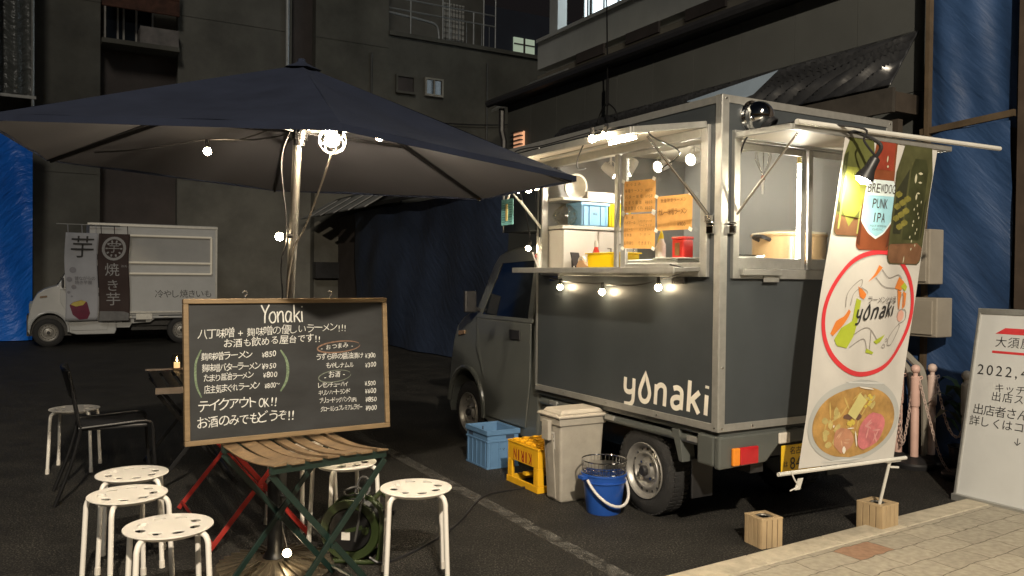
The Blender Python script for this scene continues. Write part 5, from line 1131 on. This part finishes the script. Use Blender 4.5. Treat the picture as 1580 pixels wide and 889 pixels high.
# ---------------------------------------------------------------- things by the truck's wheel
r = tt('rubbish_bin', 'tall beige-grey plastic bin with a pale ribbed lid by the rear wheel', 'bin', -.13, 1.19, 0)
b = MB(); b.prism([(-.15, 0), (.15, 0), (.175, .545), (-.175, .545)], lambda a, c: (a, -.085 - .012 * c / .545 * 2, c), lambda a, c: (a, .085 + .03 * c / .545, c)); bb = b.build('body', GREYPL, r, bevel=.018, seg=3)
b = MB(); b.prism([(-.182, .50), (.182, .50), (.186, .548), (-.186, .548)], lambda a, c: (a, -.118, c), lambda a, c: (a, .128, c)); b.build('collar', GREYPL, r, bevel=.008)
b = MB()
for q in ((-.21, -.183, -.02, .06, .40, .53),): b.box(*q)
b.prism([(-.158, .02), (-.150, .02), (-.176, .44), (-.184, .44)], lambda a, c: (a, -.035, c), lambda a, c: (a, .045, c)); b.build('handle', GREYPL, r, bevel=.008)
b = MB(); b.box(-.198, .198, -.132, .142, .550, .572); b.prism([(-.175, .572), (.175, .572), (.15, .600), (-.15, .600)], lambda a, c: (a, -.108 + (c - .57) * .5, c), lambda a, c: (a, .118 - (c - .57) * .5, c)); b.build('lid', M('pale_bin_lid', (.46, .42, .36), .5, 0, .06, 8), r, bevel=.010)
b = MB(); b.obox((-.1735, -.02, .40), (.0012, 0, .0), (0, .022, 0), (-.004, 0, .055)); lb_ = b.build('label', PRINTW, r)
b = MB(); b.obox((-.1775, -.02, .43), (.0012, 0, 0), (0, .016, 0), (0, 0, .012)); b.obox((-.1765, -.02, .40), (.0012, 0, 0), (0, .018, 0), (0, 0, .006)); b.build('label_print', INK, lb_)
YEL = M('crate_yellow', (.74, .40, .015), .42, 0, .10, 8)
r = tt('beer_crate', 'yellow beer crate turned upside down, lettered KIRIN in red', 'crate', -.12, 1.58, 0)
b = MB(); hx, hy, hz = .165, .205, .30
for q in ((-hx, -hx + .012, -hy, hy, .165, .285), (hx - .012, hx, -hy, hy, .165, .285), (-hx + .0125, hx - .0125, -hy, -hy + .012, .165, .285), (-hx + .0125, hx - .0125, hy - .012, hy, .165, .285),
          (-hx - .006, hx + .006, -hy - .006, -hy + .012, 0, .045), (-hx - .006, hx + .006, hy - .012, hy + .006, 0, .045), (-hx - .006, -hx + .012, -hy + .013, hy - .013, 0, .045), (hx - .012, hx + .006, -hy + .013, hy - .013, 0, .045)): b.box(*q)
for sx in (-1, 1):
    for sy in (-1, 1):
        b.box(min(sx * hx, sx * (hx - .05)), max(sx * hx, sx * (hx - .05)), min(sy * hy, sy * (hy - .012)), max(sy * hy, sy * (hy - .012)), .046, .164); b.box(min(sx * hx, sx * (hx - .012)), max(sx * hx, sx * (hx - .012)), min(sy * (hy - .013), sy * (hy - .06)), max(sy * (hy - .013), sy * (hy - .06)), .046, .164)
b.box(-hx - .004, hx + .004, -hy - .004, hy + .004, .286, .296); b.build('body', YEL, r, bevel=.003)
b = MB()
for i in range(4):
    for j in range(5): b.lathe([(.030, 0), (.033, .008), (.022, .010), (.022, .002)], (-.115 + i * .077, -.158 + j * .079, .2965), n=14)
for i in range(5): b.box(-.160 + i * .0772, -.152 + i * .0772, -hy + .01, hy - .01, .297, .301)
b.build('base_lattice', YEL, r)
b = MB(); b.box(-.15, .15, -.02, .02, .08, .10); b.box(-.02, .02, -.19, .19, .102, .12); b.build('divider', YEL, r)
THIN[0] = .05; b = MB(); write(b, 'KIRIN', -.125, .125, -.247, .088, lambda a, c: (-hx - .0015, a, -c)); b.build('lettering', M('crate_red', (.34, .02, .012), .5, 0, .08, 10), r); THIN[0] = 0.0
b = MB(); write(b, 'キリンビール', -.13, .13, -.268, .016, lambda a, c: (-hx - .0015, a, -c)); b.build('small_lettering', M('crate_orange', (.62, .22, .02), .5, 0, .08, 10), r)
BLU = M('crate_blue', (.10, .205, .37), .42, 0, .08, 8)
r = tt('crate', 'empty pale blue plastic crate beside the cab door', 'crate', -.13, 2.30, 0)
b = MB(); hx, hy, h = .135, .17, .285; t_ = .008
for q in ((-hx, hx, -hy, hy, 0, .008), (-hx, -hx + t_, -hy, hy, .0085, h), (hx - t_, hx, -hy, hy, .0085, h), (-hx + t_ + .0005, hx - t_ - .0005, -hy, -hy + t_, .0085, h), (-hx + t_ + .0005, hx - t_ - .0005, hy - t_, hy, .0085, h)): b.box(*q)
b.build('body', BLU, r, bevel=.002)
b = MB()
for z0, z1, o_ in ((h - .03, h + .006, .010), (.20, .212, .006), (.0, .012, .005)):
    b.box(-hx - o_, hx + o_, -hy - o_, -hy - .0005, z0, z1); b.box(-hx - o_, hx + o_, hy + .0005, hy + o_, z0, z1); b.box(-hx - o_, -hx - .0005, -hy, hy, z0, z1); b.box(hx + .0005, hx + o_, -hy, hy, z0, z1)
for i in range(5):
    y = -hy + .03 + i * .07; b.box(-hx - .006, -hx - .0005, y - .004, y + .004, .013, .199)
for i in range(4):
    x = -hx + .03 + i * .07; b.box(x - .004, x + .004, -hy - .006, -hy - .0005, .013, .199)
b.build('rib', BLU, r, bevel=.0015)
b = MB(); b.obox((-hx - .001, .10, .235), (.0008, 0, 0), (0, .035, 0), (0, 0, .013)); b.obox((.06, -hy - .001, .235), (.035, 0, 0), (0, .0008, 0), (0, 0, .013)); b.obox((.0, hy - t_ - .001, .235), (.006, 0, 0), (0, .0008, 0), (0, 0, .03)); b.build('hand_hole', M('dark_blue_shade', (.03, .05, .09), .6, 0, .1, 8), r)
b = MB(); write(b, 'ヤマト', -.05, .06, .13, .022, lambda a, c: (a, -hy - .0015, c)); b.build('lettering', INK, r)
r = tt('bucket', 'bright blue bucket with a white handle in front of the rear wheel', 'bucket', -.135, .84, 0)
b = MB(); b.lathe([(1e-6, .004), (.098, .004), (.102, 0), (.106, .008), (.130, .20), (.138, .235), (.143, .238), (.143, .246), (.134, .246), (.127, .20), (.100, .014), (1e-6, .012)], n=40); b.build('body', M('bucket_blue', (.018, .08, .36), .35, 0, .08, 8), r, smooth=True)
b = MB(); b.lathe([(.131, .195), (.140, .197), (.140, .204), (.1325, .204)], n=40); b.box(-.175, -.125, -.02, .03, .222, .24); b.build('spout', MATS['bucket_blue'], r)
b = MB(); q = [(.138 * math.cos(a) * -1, -.02 - .145 * math.sin(a), .215 - .145 * math.sin(a)) for a in [i * math.pi / 14 for i in range(15)]]; b.tube(q, .009, 8); b.build('handle', M('white_bail', (.62, .60, .58), .4, 0, .05, 8), r, smooth=True)
r = tt('strainer', 'stainless wire strainer resting in the top of the blue bucket', 'strainer', -.135, .84, .247)
b = MB()
for z_, rr in ((.075, .140), (.0, .134), (.03, .1365)): b.tube([(rr * math.cos(i * .1745), rr * math.sin(i * .1745), z_ + .004) for i in range(36)], .0045 if z_ != .03 else .002, 6, closed=True)
b.build('rim', CHROME, r, smooth=True)
b = MB()
for i in range(36):
    a = i * .1745; b.tube([(.140 * math.cos(a), .140 * math.sin(a), .078), (.134 * math.cos(a), .134 * math.sin(a), .0), (.05 * math.cos(a), .05 * math.sin(a), -.05)], .0012, 4)
b.build('mesh', STEEL, r)
b = MB(); b.lathe([(1e-6, .030), (.08, .034), (.128, .045)], n=30); b.build('mesh_cloth', glass('fine_mesh', (.62, .6, .56), 2.5, rough=.3), r, smooth=True)

# ---------------------------------------------------------------- hanging banner, rods and its weights
BN = thing('hanging_banner', 'long white printed banner with beer bottles, red ring emblem and ramen bowl', 'banner', T(.48, -.40, 2.21), RZ)
BT = Vector((.48, -.40, 2.21)); tl, tr_, bl_, br_ = (Vector(p) - BT for p in ((.475, -.405, 2.215), (1.275, -.405, 2.222), (.284, -.30, .462), (1.075, -.30, .44)))
BNW, BNH = .80, 1.76
def bnf(a, c, d=0.0):
    s, t_ = a / BNW, 1 - c / BNH
    p = tl.lerp(tr_, s).lerp(bl_.lerp(br_, s), t_)
    wv = .012 * math.sin(6.5 * s + 2.2 * t_) * math.sin(math.pi * min(1, t_ * 1.2)) + .006 * math.sin(15 * s - 9 * t_) * t_ * (1 - t_) * 4
    return (p.x, p.y + wv - d, p.z)
b = MB(); b.grid(lambda s, t_: bnf(s * BNW, t_ * BNH), 24, 48); b.build('sheet', PRINTW, BN, smooth=True)
def dense(poly, step=.03):
    out = []
    for i, p in enumerate(poly):
        q = poly[(i + 1) % len(poly)]; k_ = max(1, int(math.hypot(q[0] - p[0], q[1] - p[1]) / step))
        out += [(p[0] + (q[0] - p[0]) * j / k_, p[1] + (q[1] - p[1]) * j / k_) for j in range(k_)]
    return out
def printed(name, polys, mat, d):
    for q in polys:
        b = MB(); pfill(b, q, d, bnf); b.build(name, mat, BN, smooth=True)
def ellip(cx, cy, rx, ry, n=40, rot=0.0, wob=0.0):
    return [(cx + rx * math.cos(a) * (1 + wob * math.sin(3 * a + cx * 40)) * math.cos(rot) - ry * math.sin(a) * (1 + wob * math.cos(4 * a + cy * 30)) * math.sin(rot), cy + rx * math.cos(a) * math.sin(rot) + ry * math.sin(a) * (1 + wob * math.cos(5 * a)) * math.cos(rot)) for a in [2 * math.pi * i / n for i in range(n)]]
tp_ = BNH - .004
def bott(x0, x1, yb, sh, nk):
    """bottle outline cut off at the top edge: x0..x1, bottom, shoulder height, neck half width"""
    c = (x0 + x1) / 2
    return [(x0 + .03, yb), (x0 + .006, yb + .015), (x0, yb + .04), (x0, sh), (x0 + .03, sh + .10), (c - nk, tp_), (c + nk, tp_), (x1 - .03, sh + .10), (x1, sh), (x1, yb + .04), (x1 - .006, yb + .015), (x1 - .03, yb)]
G1 = M('print_green_glass', (.105, .115, .035), .45, 0, .30, 5); G2 = M('print_amber_glass', (.19, .055, .022), .45, 0, .25, 5); G3 = M('print_olive_glass', (.070, .072, .030), .45, 0, .35, 6)
printed('printed_green_bottle', [bott(.012, .262, 1.235, 1.655, .118)], G1, .003)
printed('printed_amber_bottle', [bott(.215, .475, 1.165, 1.45, .088)], G2, .0045)
printed('printed_olive_bottle', [bott(.455, .785, 1.095, 1.60, .120)], G3, .006)
BRN = M('print_brown_base', (.17, .085, .045), .45, 0, .3, 8); DKG = M('print_deep_green', (.040, .045, .018), .45, 0, .4, 7)
printed('printed_bottle_base', [[(.04, 1.238), (.235, 1.238), (.255, 1.262), (.258, 1.34), (.016, 1.345), (.018, 1.262)]], BRN, .0036)
printed('printed_bottle_base', [[(.49, 1.098), (.75, 1.098), (.778, 1.125), (.782, 1.19), (.72, 1.215), (.62, 1.175), (.52, 1.21), (.458, 1.20), (.46, 1.125)]], BRN, .0066)
printed('printed_bottle_shade', [[(.014, 1.36), (.05, 1.36), (.045, 1.68), (.014, 1.66)], [(.225, 1.36), (.26, 1.36), (.26, 1.65), (.235, 1.70)]], DKG, .0038)
printed('printed_bottle_shade', [[(.218, 1.20), (.245, 1.185), (.238, 1.30), (.218, 1.44)], [(.43, 1.18), (.473, 1.20), (.473, 1.44), (.45, 1.47), (.455, 1.30)]], M('print_deep_amber', (.085, .028, .014), .45, 0, .3, 7), .0052)
printed('printed_bottle_shade', [[(.575, 1.23), (.73, 1.23), (.735, 1.62), (.70, 1.68), (.60, 1.68), (.575, 1.62)]], DKG, .0068)
printed('printed_highlight', [[(.035, 1.27), (.05, 1.27), (.05, 1.55), (.035, 1.55)], [(.205, 1.25), (.215, 1.25), (.215, 1.40), (.205, 1.40)]], M('print_pale_green', (.30, .33, .10), .45, 0, .2, 6), .0075)
printed('printed_neck_foil', [[(.275, 1.60), (.425, 1.60), (.415, tp_ - .002), (.285, tp_ - .002)]], M('print_red_foil', (.26, .045, .025), .4, 0, .2, 8), .0060)
printed('printed_green_label', [[(.135, 1.285), (.245, 1.42), (.22, 1.60), (.05, 1.60), (.02, 1.42)]], M('print_lime_label', (.22, .24, .05), .5, 0, .2, 8), .0045)
printed('printed_pale_label', [[(.345, 1.225), (.40, 1.255), (.462, 1.32), (.468, 1.50), (.44, 1.545), (.25, 1.545), (.225, 1.50), (.228, 1.32), (.29, 1.255)]], M('print_white_label', (.62, .72, .74), .5, 0, .05, 8), .0060)
printed('printed_blue_label', [[(.345, 1.238), (.395, 1.264), (.452, 1.325), (.457, 1.46), (.238, 1.46), (.24, 1.325), (.295, 1.264)]], M('print_pale_blue', (.28, .53, .64), .5, 0, .14, 8), .0072)
printed('printed_hops', [ellip(.535 + .045 * math.sin(i * 2.1), 1.30 + i * .022, .032, .020, 12) for i in range(9)], M('print_hop_yellow', (.17, .155, .035), .5, 0, .35, 20), .0075)
printed('printed_glint', [ellip(.62, 1.57, .010, .028, 12), ellip(.66, 1.60, .022, .008, 12), ellip(.665, 1.55, .018, .006, 12), ellip(.645, 1.47, .008, .02, 12), ellip(.66, 1.49, .016, .005, 12), ellip(.36, 1.66, .006, .02, 12), ellip(.37, 1.62, .008, .008, 12), ellip(.62, 1.12, .005, .022, 12)] + [ellip(.67 + .03 * math.sin(i * 1.7), 1.18 + i * .022, .005, .009, 8) for i in range(13)], M('print_glint', (.50, .48, .34), .45, 0, .1, 10), .0085)
printed('printed_dark_flank', [[(.48, 1.26), (.555, 1.26), (.56, 1.62), (.475, 1.5)], [(.74, 1.23), (.755, 1.25), (.757, 1.46), (.742, 1.44)]], M('print_dark_glass', (.030, .032, .018), .45, 0, .2, 6), .0072)
f_ = lambda a, c: bnf(a, c, .010)
b = MB(); write(b, 'BREWDOG', .232, .462, 1.475, .062, f_); b.build('bottle_lettering', M('label_ink', (.06, .05, .05), .6, 0, .1, 10), BN); b = MB(); write(b, 'PUNK', .285, .405, 1.392, .064, f_); b.build('bottle_lettering', M('label_ink', (.06, .05, .05), .6, 0, .1, 10), BN); b = MB(); write(b, 'IPA', .298, .395, 1.316, .064, f_); b.build('bottle_lettering', M('label_ink', (.06, .05, .05), .6, 0, .1, 10), BN); b = MB(); write(b, 'POST MODERN', .29, .41, 1.290, .014, f_); write(b, 'CLASSIC', .31, .385, 1.272, .014, f_); b.build('bottle_lettering', M('label_ink', (.06, .05, .05), .6, 0, .1, 10), BN)
# emblem
b = MB(); cx, cy = .412, BNH * (1 - .533); RX, RY = .368, .335
stroke(b, [(cx + RX * math.cos(i * .0873), cy + RY * math.sin(i * .0873)) for i in range(72)], .026, lambda a, c: bnf(a, c, .004), True); b.build('emblem_ring', M('emblem_red', (.58, .035, .045), .55, 0, .06, 10), BN)
E2 = lambda x, y: (cx + (x - 402) / 275 * RX, cy - (y - 457) / 380 * RY)      # from the emblem's own sketch grid
ep = lambda l_: [E2(*p) for p in l_]
printed('emblem_orange', [ep([(350, 265), (378, 215), (395, 158), (417, 172), (388, 225)]), ep([(300, 292), (330, 312), (355, 345), (340, 372), (318, 360)]), ep([(190, 595), (175, 580), (195, 500), (235, 475), (258, 432), (272, 442), (262, 475), (240, 520), (212, 560)]),
         ep([(528, 305), (553, 228), (600, 262), (585, 315)]), ep([(555, 310), (588, 318), (592, 438), (580, 430)]), ep([(600, 318), (622, 320), (630, 415), (612, 432)])], M('emblem_orange_ink', (.62, .19, .035), .55, 0, .1, 10), .004)
printed('emblem_green', [ep([(298, 365), (328, 368), (318, 520), (308, 590), (270, 670), (215, 655), (198, 615), (225, 545), (285, 505)]), ep([(575, 290), (598, 262), (622, 292), (612, 318)]), ep([(395, 712), (398, 675), (445, 700), (440, 714)]), ep([(430, 632), (498, 590), (470, 645), (455, 650)])], M('emblem_green_ink', (.36, .43, .035), .55, 0, .1, 10), .0048)
printed('emblem_pink', [ellip(*E2(607, 475), .032, .035, 24)], M('emblem_pink_ink', (.60, .33, .27), .55, 0, .1, 10), .004)
b = MB()
for l_ in ([(235, 420), (240, 330), (310, 250), (315, 290), (275, 340), (262, 410)], [(415, 185), (465, 235), (540, 215), (575, 240)], [(385, 235), (440, 290), (525, 300)], [(300, 590), (385, 545), (450, 620)], [(285, 665), (370, 615), (400, 680)], [(408, 560), (418, 680)], [(525, 655), (535, 600), (600, 530), (605, 560), (560, 650), (525, 658)], [(580, 480), (590, 440), (635, 440), (640, 500), (600, 525)], [(490, 660), (500, 650), (510, 665), (498, 675), (488, 665)], [(505, 625), (514, 615), (520, 630), (508, 636)], [(318, 298), (350, 320), (355, 335)], [(580, 435), (595, 330), (622, 420)]):
    stroke(b, sp2(ep(l_), 5), .0035, lambda a, c: bnf(a, c, .0058))
b.build('emblem_outline', M('thin_grey_ink', (.22, .20, .19), .6, 0, .1, 10), BN)
b = MB(); x0, y0 = E2(296, 520); logo(b, x0 + .012, y0 + .012, .062, .012, lambda a, c, d: bnf(a, c + .10 * (a - x0), .008 + d), gap=.27, slant=.20); b.build('emblem_lettering', INK, BN)
b = MB(); x0, y0 = E2(358, 395); x1, _ = E2(545, 395); write(b, 'ラーメンとお酒', x0, x1, y0, .036, f_); b.build('emblem_small_lettering', M('grey_print_ink', (.10, .09, .09), .6, 0, .1, 10), BN)
# bowl of ramen
cy2 = BNH * (1 - .868); cx2 = .405
printed('printed_bowl', [ellip(cx2, cy2, .385, .226, 56)], M('bowl_grey', (.40, .41, .40), .5, 0, .06, 4), .003)
printed('printed_broth', [ellip(cx2 - .004, cy2 - .006, .345, .194, 56)], M('broth_tan', (.40, .235, .075), .45, 0, .35, 12), .0045)
printed('printed_noodle', [ellip(cx2 + .05 * math.cos(i * 2.4) * (1 + i * .25) - .07, cy2 + .03 + .03 * math.sin(i * 2.4) * (1 + i * .25), .05, .006, 14, rot=i * .9) for i in range(13)], M('noodle_yellow', (.50, .36, .12), .5, 0, .2, 20), .0060)
printed('printed_onion', [ellip(cx2 - .20 + .055 * math.sin(i * 1.9), cy2 - .12 + i * .022, .030, .018, 14, rot=i) for i in range(9)] + [ellip(cx2 + .10 + .04 * math.sin(i * 2.2), cy2 + .10 + .02 * math.cos(i * 3), .028, .014, 12, rot=i) for i in range(5)], M('onion_pale', (.46, .38, .15), .45, 0, .3, 25), .0066)
printed('printed_corn', [ellip(cx2 - .06 + .02 * (i % 3), cy2 - .008 - .009 * (i // 3) + .006 * (i % 2), .018, .012, 12, rot=i) for i in range(5)] + [ellip(cx2 + .09 + .022 * math.sin(i * 2.3), cy2 + .135 - .012 * i, .015, .010, 12) for i in range(6)], M('corn_yellow', (.58, .45, .08), .45, 0, .15, 20), .0085)
printed('printed_meat', [ellip(cx2 - .085, cy2 - .10, .085, .066, 30, rot=-.4, wob=.10)], M('meat_tan', (.44, .215, .13), .45, 0, .25, 14), .0074)
printed('printed_ham', [ellip(cx2 + .14, cy2 - .062, .118, .092, 34, rot=.6, wob=.07)], M('ham_pink', (.50, .155, .165), .45, 0, .30, 16), .0082)
printed('printed_dark_topping', [ellip(cx2 - .06, cy2 + .028, .055, .020, 20), ellip(cx2 + .02, cy2 + .02, .03, .02, 16)], M('dark_topping', (.14, .075, .05), .5, 0, .2, 14), .0072)
printed('printed_butter', [[(cx2 - .085, cy2 + .045), (cx2 - .01, cy2 + .006), (cx2 + .075, cy2 + .105), (cx2 + .0, cy2 + .155)]], M('butter_yellow', (.55, .50, .20), .45, 0, .08, 10), .0092)
printed('printed_ham_marbling', [ellip(cx2 + .14 + .05 * math.cos(i * 2.1), cy2 - .062 + .045 * math.sin(i * 1.7), .035, .006, 14, rot=i * .7) for i in range(7)], M('ham_pale', (.58, .27, .26), .45, 0, .2, 20), .0090)
printed('printed_meat_edge', [ellip(cx2 - .09 + .04 * math.cos(i * 2.3), cy2 - .10 + .03 * math.sin(i * 1.9), .026, .005, 12, rot=i) for i in range(5)], M('meat_pale', (.52, .31, .20), .45, 0, .2, 20), .0082)
printed('printed_bowl_rim', [ellip(cx2 + .04, cy2 + .207, .20, .006, 24, rot=-.06), ellip(cx2 - .06, cy2 - .212, .18, .005, 24, rot=.0)], M('bowl_pale', (.55, .56, .55), .4, 0, .05, 4), .0040)
printed('printed_shine', [ellip(cx2 + .05, cy2 + .178, .075, .005, 18, rot=-.15), ellip(cx2 - .07, cy2 - .155, .014, .022, 12, rot=.4), ellip(cx2 + .02, cy2 - .10, .006, .05, 14, rot=.35), ellip(cx2 - .04, cy2 - .038, .03, .004, 12), ellip(cx2 - .18, cy2 - .02, .006, .008, 10)], M('shine_white', (.72, .68, .60), .4, 0, .05, 10), .0100)
rodm = M('white_rod', (.66, .65, .61), .35, .1, .06, 10)
b = MB(); b.tube([T(.085, -.425, 2.243), T(1.86, -.425, 2.262)], .014, 10); tag(b.build('banner_rod', rodm), 'long white upper rod laid along the rear hatch edge carrying the banner', 'rod')
b = MB(); b.tube([T(.12, -.312, .452), T(1.17, -.312, .432)], .011, 8); b.tube(spl([T(.20, -.325, .46), T(.22, -.33, .42), T(.25, -.325, .38), T(.20, -.32, .36)], 4), .004, 5); b.obox(T(.26, -.325, .39), AX * .018, AY * .003, Vector((.008, 0, .03))); tag(b.build('banner_rod', rodm), 'white lower rod tied through the bottom hem of the banner', 'rod')
BKM = M('pale_planter_wood', (.42, .31, .18), .7, 0, .16, 9, .1, 60, stretch=(2, 2, .6))
for x, y, rz_, lb, s_ in ((.275, -.075, -.12, 'pale grooved planter block standing alone behind the truck bumper', .145), (1.085, -.195, .06, 'pale grooved planter block with a white stake beneath the banner', .165)):
    r = tt('planter_block', lb, 'planter', x, y, 0, 'planter blocks weighing down the banner', rz_); h = .155; s2 = s_ / 2
    b = MB(); b.box(-s2 + .006, s2 - .006, -s2 + .006, s2 - .006, .004, h - .004); b.build('core', M('block_groove', (.14, .10, .06), .8, 0, .2, 9), r)
    b = MB(); n_ = 4; pw = s_ / n_
    for i in range(n_):
        a0 = -s2 + i * pw + .0025; a1 = a0 + pw - .005; b.box(a0, a1, -s2, -s2 + .0055, 0, h); b.box(a0, a1, s2 - .0055, s2, 0, h)
        b.box(-s2, -s2 + .0055, max(a0, -s2 + .0065), min(a1, s2 - .0065), 0, h); b.box(s2 - .0055, s2, max(a0, -s2 + .0065), min(a1, s2 - .0065), 0, h)
    b.build('plank', BKM, r, bevel=.0015)
    b = MB(); b.lathe([(.045, h - .02), (s2 * 1.30, h - .001), (s2 * 1.32, h + .006), (.055, h + .006), (.047, h), (.045, h - .02)], n=4); 
    b = MB()
    for q in ((-s2, s2, -s2, -.045, h - .0035, h + .006), (-s2, s2, .045, s2, h - .0035, h + .006), (-s2, -.045, -.0445, .0445, h - .0035, h + .006), (.045, s2, -.0445, .0445, h - .0035, h + .006)): b.box(*q)
    b.build('rim', BKM, r, bevel=.002)
    b = MB(); b.lathe([(.028, h - .0038), (.032, h + .002), (.040, h + .003), (.036, h - .002), (.036, h - .0038)], (.0, 0, 0), n=20); b.build('socket', M('grey_metal_socket', (.30, .29, .26), .35, .7, .1, 8), r)
    b = MB(); b.lathe([(1e-6, h - .003), (.028, h - .003)], n=16); b.build('hole', BLACKP, r)
b = MB(); b.tube([T(1.045, -.235, .15), T(1.045, -.300, .43)], .009, 8); b.bar(T(1.0, -.303, .424), T(1.13, -.303, .421), .016, .012); b.bar(T(1.045, -.30, .39), T(1.10, -.315, .385), .010, .010); tag(b.build('stake', rodm), 'short white stake rising from the planter block to the lower rod', 'stake')

# ---------------------------------------------------------------- sign stand (leans back from the kerb)
SG = thing('sign_stand', 'white standing sign with red stripe and black Japanese event notice beside the posts', 'sign', T(2.12, -.025, 0), RZ)
def sgf(a, c, d=0.0): return (.2034 * c - d, -a, c)
SW, SH_ = .86, 1.265
b = MB(); b.add([sgf(.014, .03), sgf(SW - .014, .03), sgf(SW - .014, SH_ - .03), sgf(.014, SH_ - .03), sgf(.014, .03, -.012), sgf(SW - .014, .03, -.012), sgf(SW - .014, SH_ - .03, -.012), sgf(.014, SH_ - .03, -.012)], [(0, 1, 2, 3), (7, 6, 5, 4), (0, 4, 5, 1), (1, 5, 6, 2), (2, 6, 7, 3), (3, 7, 4, 0)]); b.build('panel', M('sign_white', (.54, .55, .55), .4, 0, .03, 6), SG)
b = MB()
for p, q in (((0.004, 0), (.004, SH_)), ((SW - .004, 0), (SW - .004, SH_))): b.bar(sgf(*p, -.004), sgf(*q, -.004), .020, .026, (1, 0, 0))
b.bar(sgf(-.006, SH_ - .010, -.004), sgf(SW + .006, SH_ - .010, -.004), .030, .040); b.bar(sgf(-.006, .02, .004), sgf(SW + .006, .02, .004), .055, .045); b.build('frame', ALU, SG, bevel=.004)
b = MB(); b.box(-.02, .10, -SW - .005, .006, .0, .008); b.bar((.22, -.03, .95), (.52, -.03, .03), .02, .02); b.bar((.22, -SW + .03, .95), (.52, -SW + .03, .03), .02, .02); b.build('stand', STEEL, SG)
f_ = lambda a, c: sgf(a, c, .0015)
Y = lambda dn: SH_ - .005 - dn
b = MB(); b.poly([f_(.125, Y(.150)), f_(.74, Y(.150)), f_(.80, Y(.11)), f_(.185, Y(.11))]); b.poly([f_(.12, Y(.278)), f_(.76, Y(.278)), f_(.76, Y(.262)), f_(.12, Y(.262))]); b.build('red_stripe', REDINK, SG)
for tx, x0, wd, dn, h in (('大須屋台村', .130, .40, .240, .066), ('2022,4月', .030, .44, .425, .082), ('キッチンカー', .165, .40, .532, .056), ('出店スペース', .150, .43, .590, .058), ('出店者さん募集', .045, .50, .690, .066), ('詳しくはコチラ', .030, .50, .765, .062), ('↓↓↓', .31, .26, .845, .055)): b = MB(); write(b, tx, x0, x0 + wd, Y(dn), h, f_); b.build('lettering', INK, SG)

# ---------------------------------------------------------------- chain posts
PINK = M('faded_pink_post', (.64, .42, .36), .55, 0, .12, 6); WHP = M('off_white_post', (.60, .55, .50), .55, 0, .1, 6)
posts = [((3.121, 6.532), PINK, 'pink chain post half hidden by the edge of the hanging banner'), ((3.165, 6.356), PINK, 'pink chain post standing clear beside the hanging banner'), ((3.34, 6.44), M('dusty_pink_post', (.56, .43, .38), .55, 0, .12, 6), 'dusty greyish-pink chain post below the squat electrical box'), ((3.345, 5.96), WHP, 'off-white chain post beside the standing sign')]
for (x, y), mt, lb in posts:
    r = thing('chain_post', lb, 'post', (x, y, 0), 0, 'chain posts by the sign')
    b = MB(); b.lathe([(.155, 0), (.16, .03), (.15, .045), (.05, .07), (.04, .08), (1e-6, .08)], n=28); b.build('base', BLACKP, r, smooth=True)
    b = MB(); b.lathe([(.030, .07), (.030, .45), (.027, .455), (.027, .47), (.034, .475), (.036, .50), (.036, .70), (.03, .705), (.018, .71), (.018, .735), (1e-6, .735)], n=20); b.build('pole', mt, r, smooth=True)
    b = MB(); b.ball((0, 0, .765), .036, 18); b.build('ball_cap', mt, r, smooth=True)
    b = MB(); b.tube([(.026 * math.cos(i * .785), .026 * math.sin(i * .785), .705) for i in range(8)], .006, 6, closed=True); b.tube(spl([(.03, 0, .70), (.05, 0, .71), (.055, 0, .69), (.035, 0, .685)], 4), .004, 5); b.build('hook', mt, r)
PALECH = M('pale_chain', (.58, .45, .40), .5, 0, .1, 6)
def chain(label, pts, mt):
    P = spl(pts, 24); ln_ = [0]
    for i in range(1, len(P)): ln_.append(ln_[-1] + (P[i] - P[i - 1]).length)
    b = MB(); n_ = int(ln_[-1] / .030); j = 0
    for i in range(n_ + 1):
        s = i * .030
        while j < len(P) - 2 and ln_[j + 1] < s: j += 1
        t_ = (s - ln_[j]) / max(1e-6, ln_[j + 1] - ln_[j]); c = P[j].lerp(P[j + 1], t_); d = (P[j + 1] - P[j]).normalized()
        e = d.cross(Vector((0, 0, 1))); e = e.normalized() if e.length > 1e-3 else Vector((1, 0, 0)); e2_ = d.cross(e)
        if i % 2: e = e2_
        b.tube([c + d * .0215 * math.cos(k_ * .785) + e * .0095 * math.sin(k_ * .785) for k_ in range(8)], .0030, 5, closed=True)
    tag(b.build('chain', mt), label, 'chain')
chain('pink plastic chain looping between the two pink posts down to the asphalt', [(3.13, 6.50, .69), (3.105, 6.46, .40), (3.10, 6.43, .20), (3.105, 6.41, .18), (3.125, 6.38, .38), (3.145, 6.345, .69)], PALECH)
chain('pale chain sagging from the pink post to the ground before the sign', [(3.18, 6.33, .69), (3.20, 6.20, .40), (3.22, 6.05, .12), (3.27, 5.9, .02), (3.32, 5.82, .05), (3.35, 5.86, .3), (3.345, 5.93, .70)], PALECH)
chain('pinkish chain hanging from the dusty post to the off-white post', [(3.355, 6.41, .69), (3.36, 6.25, .36), (3.37, 6.12, .28), (3.365, 6.03, .40), (3.35, 5.985, .69)], PALECH)
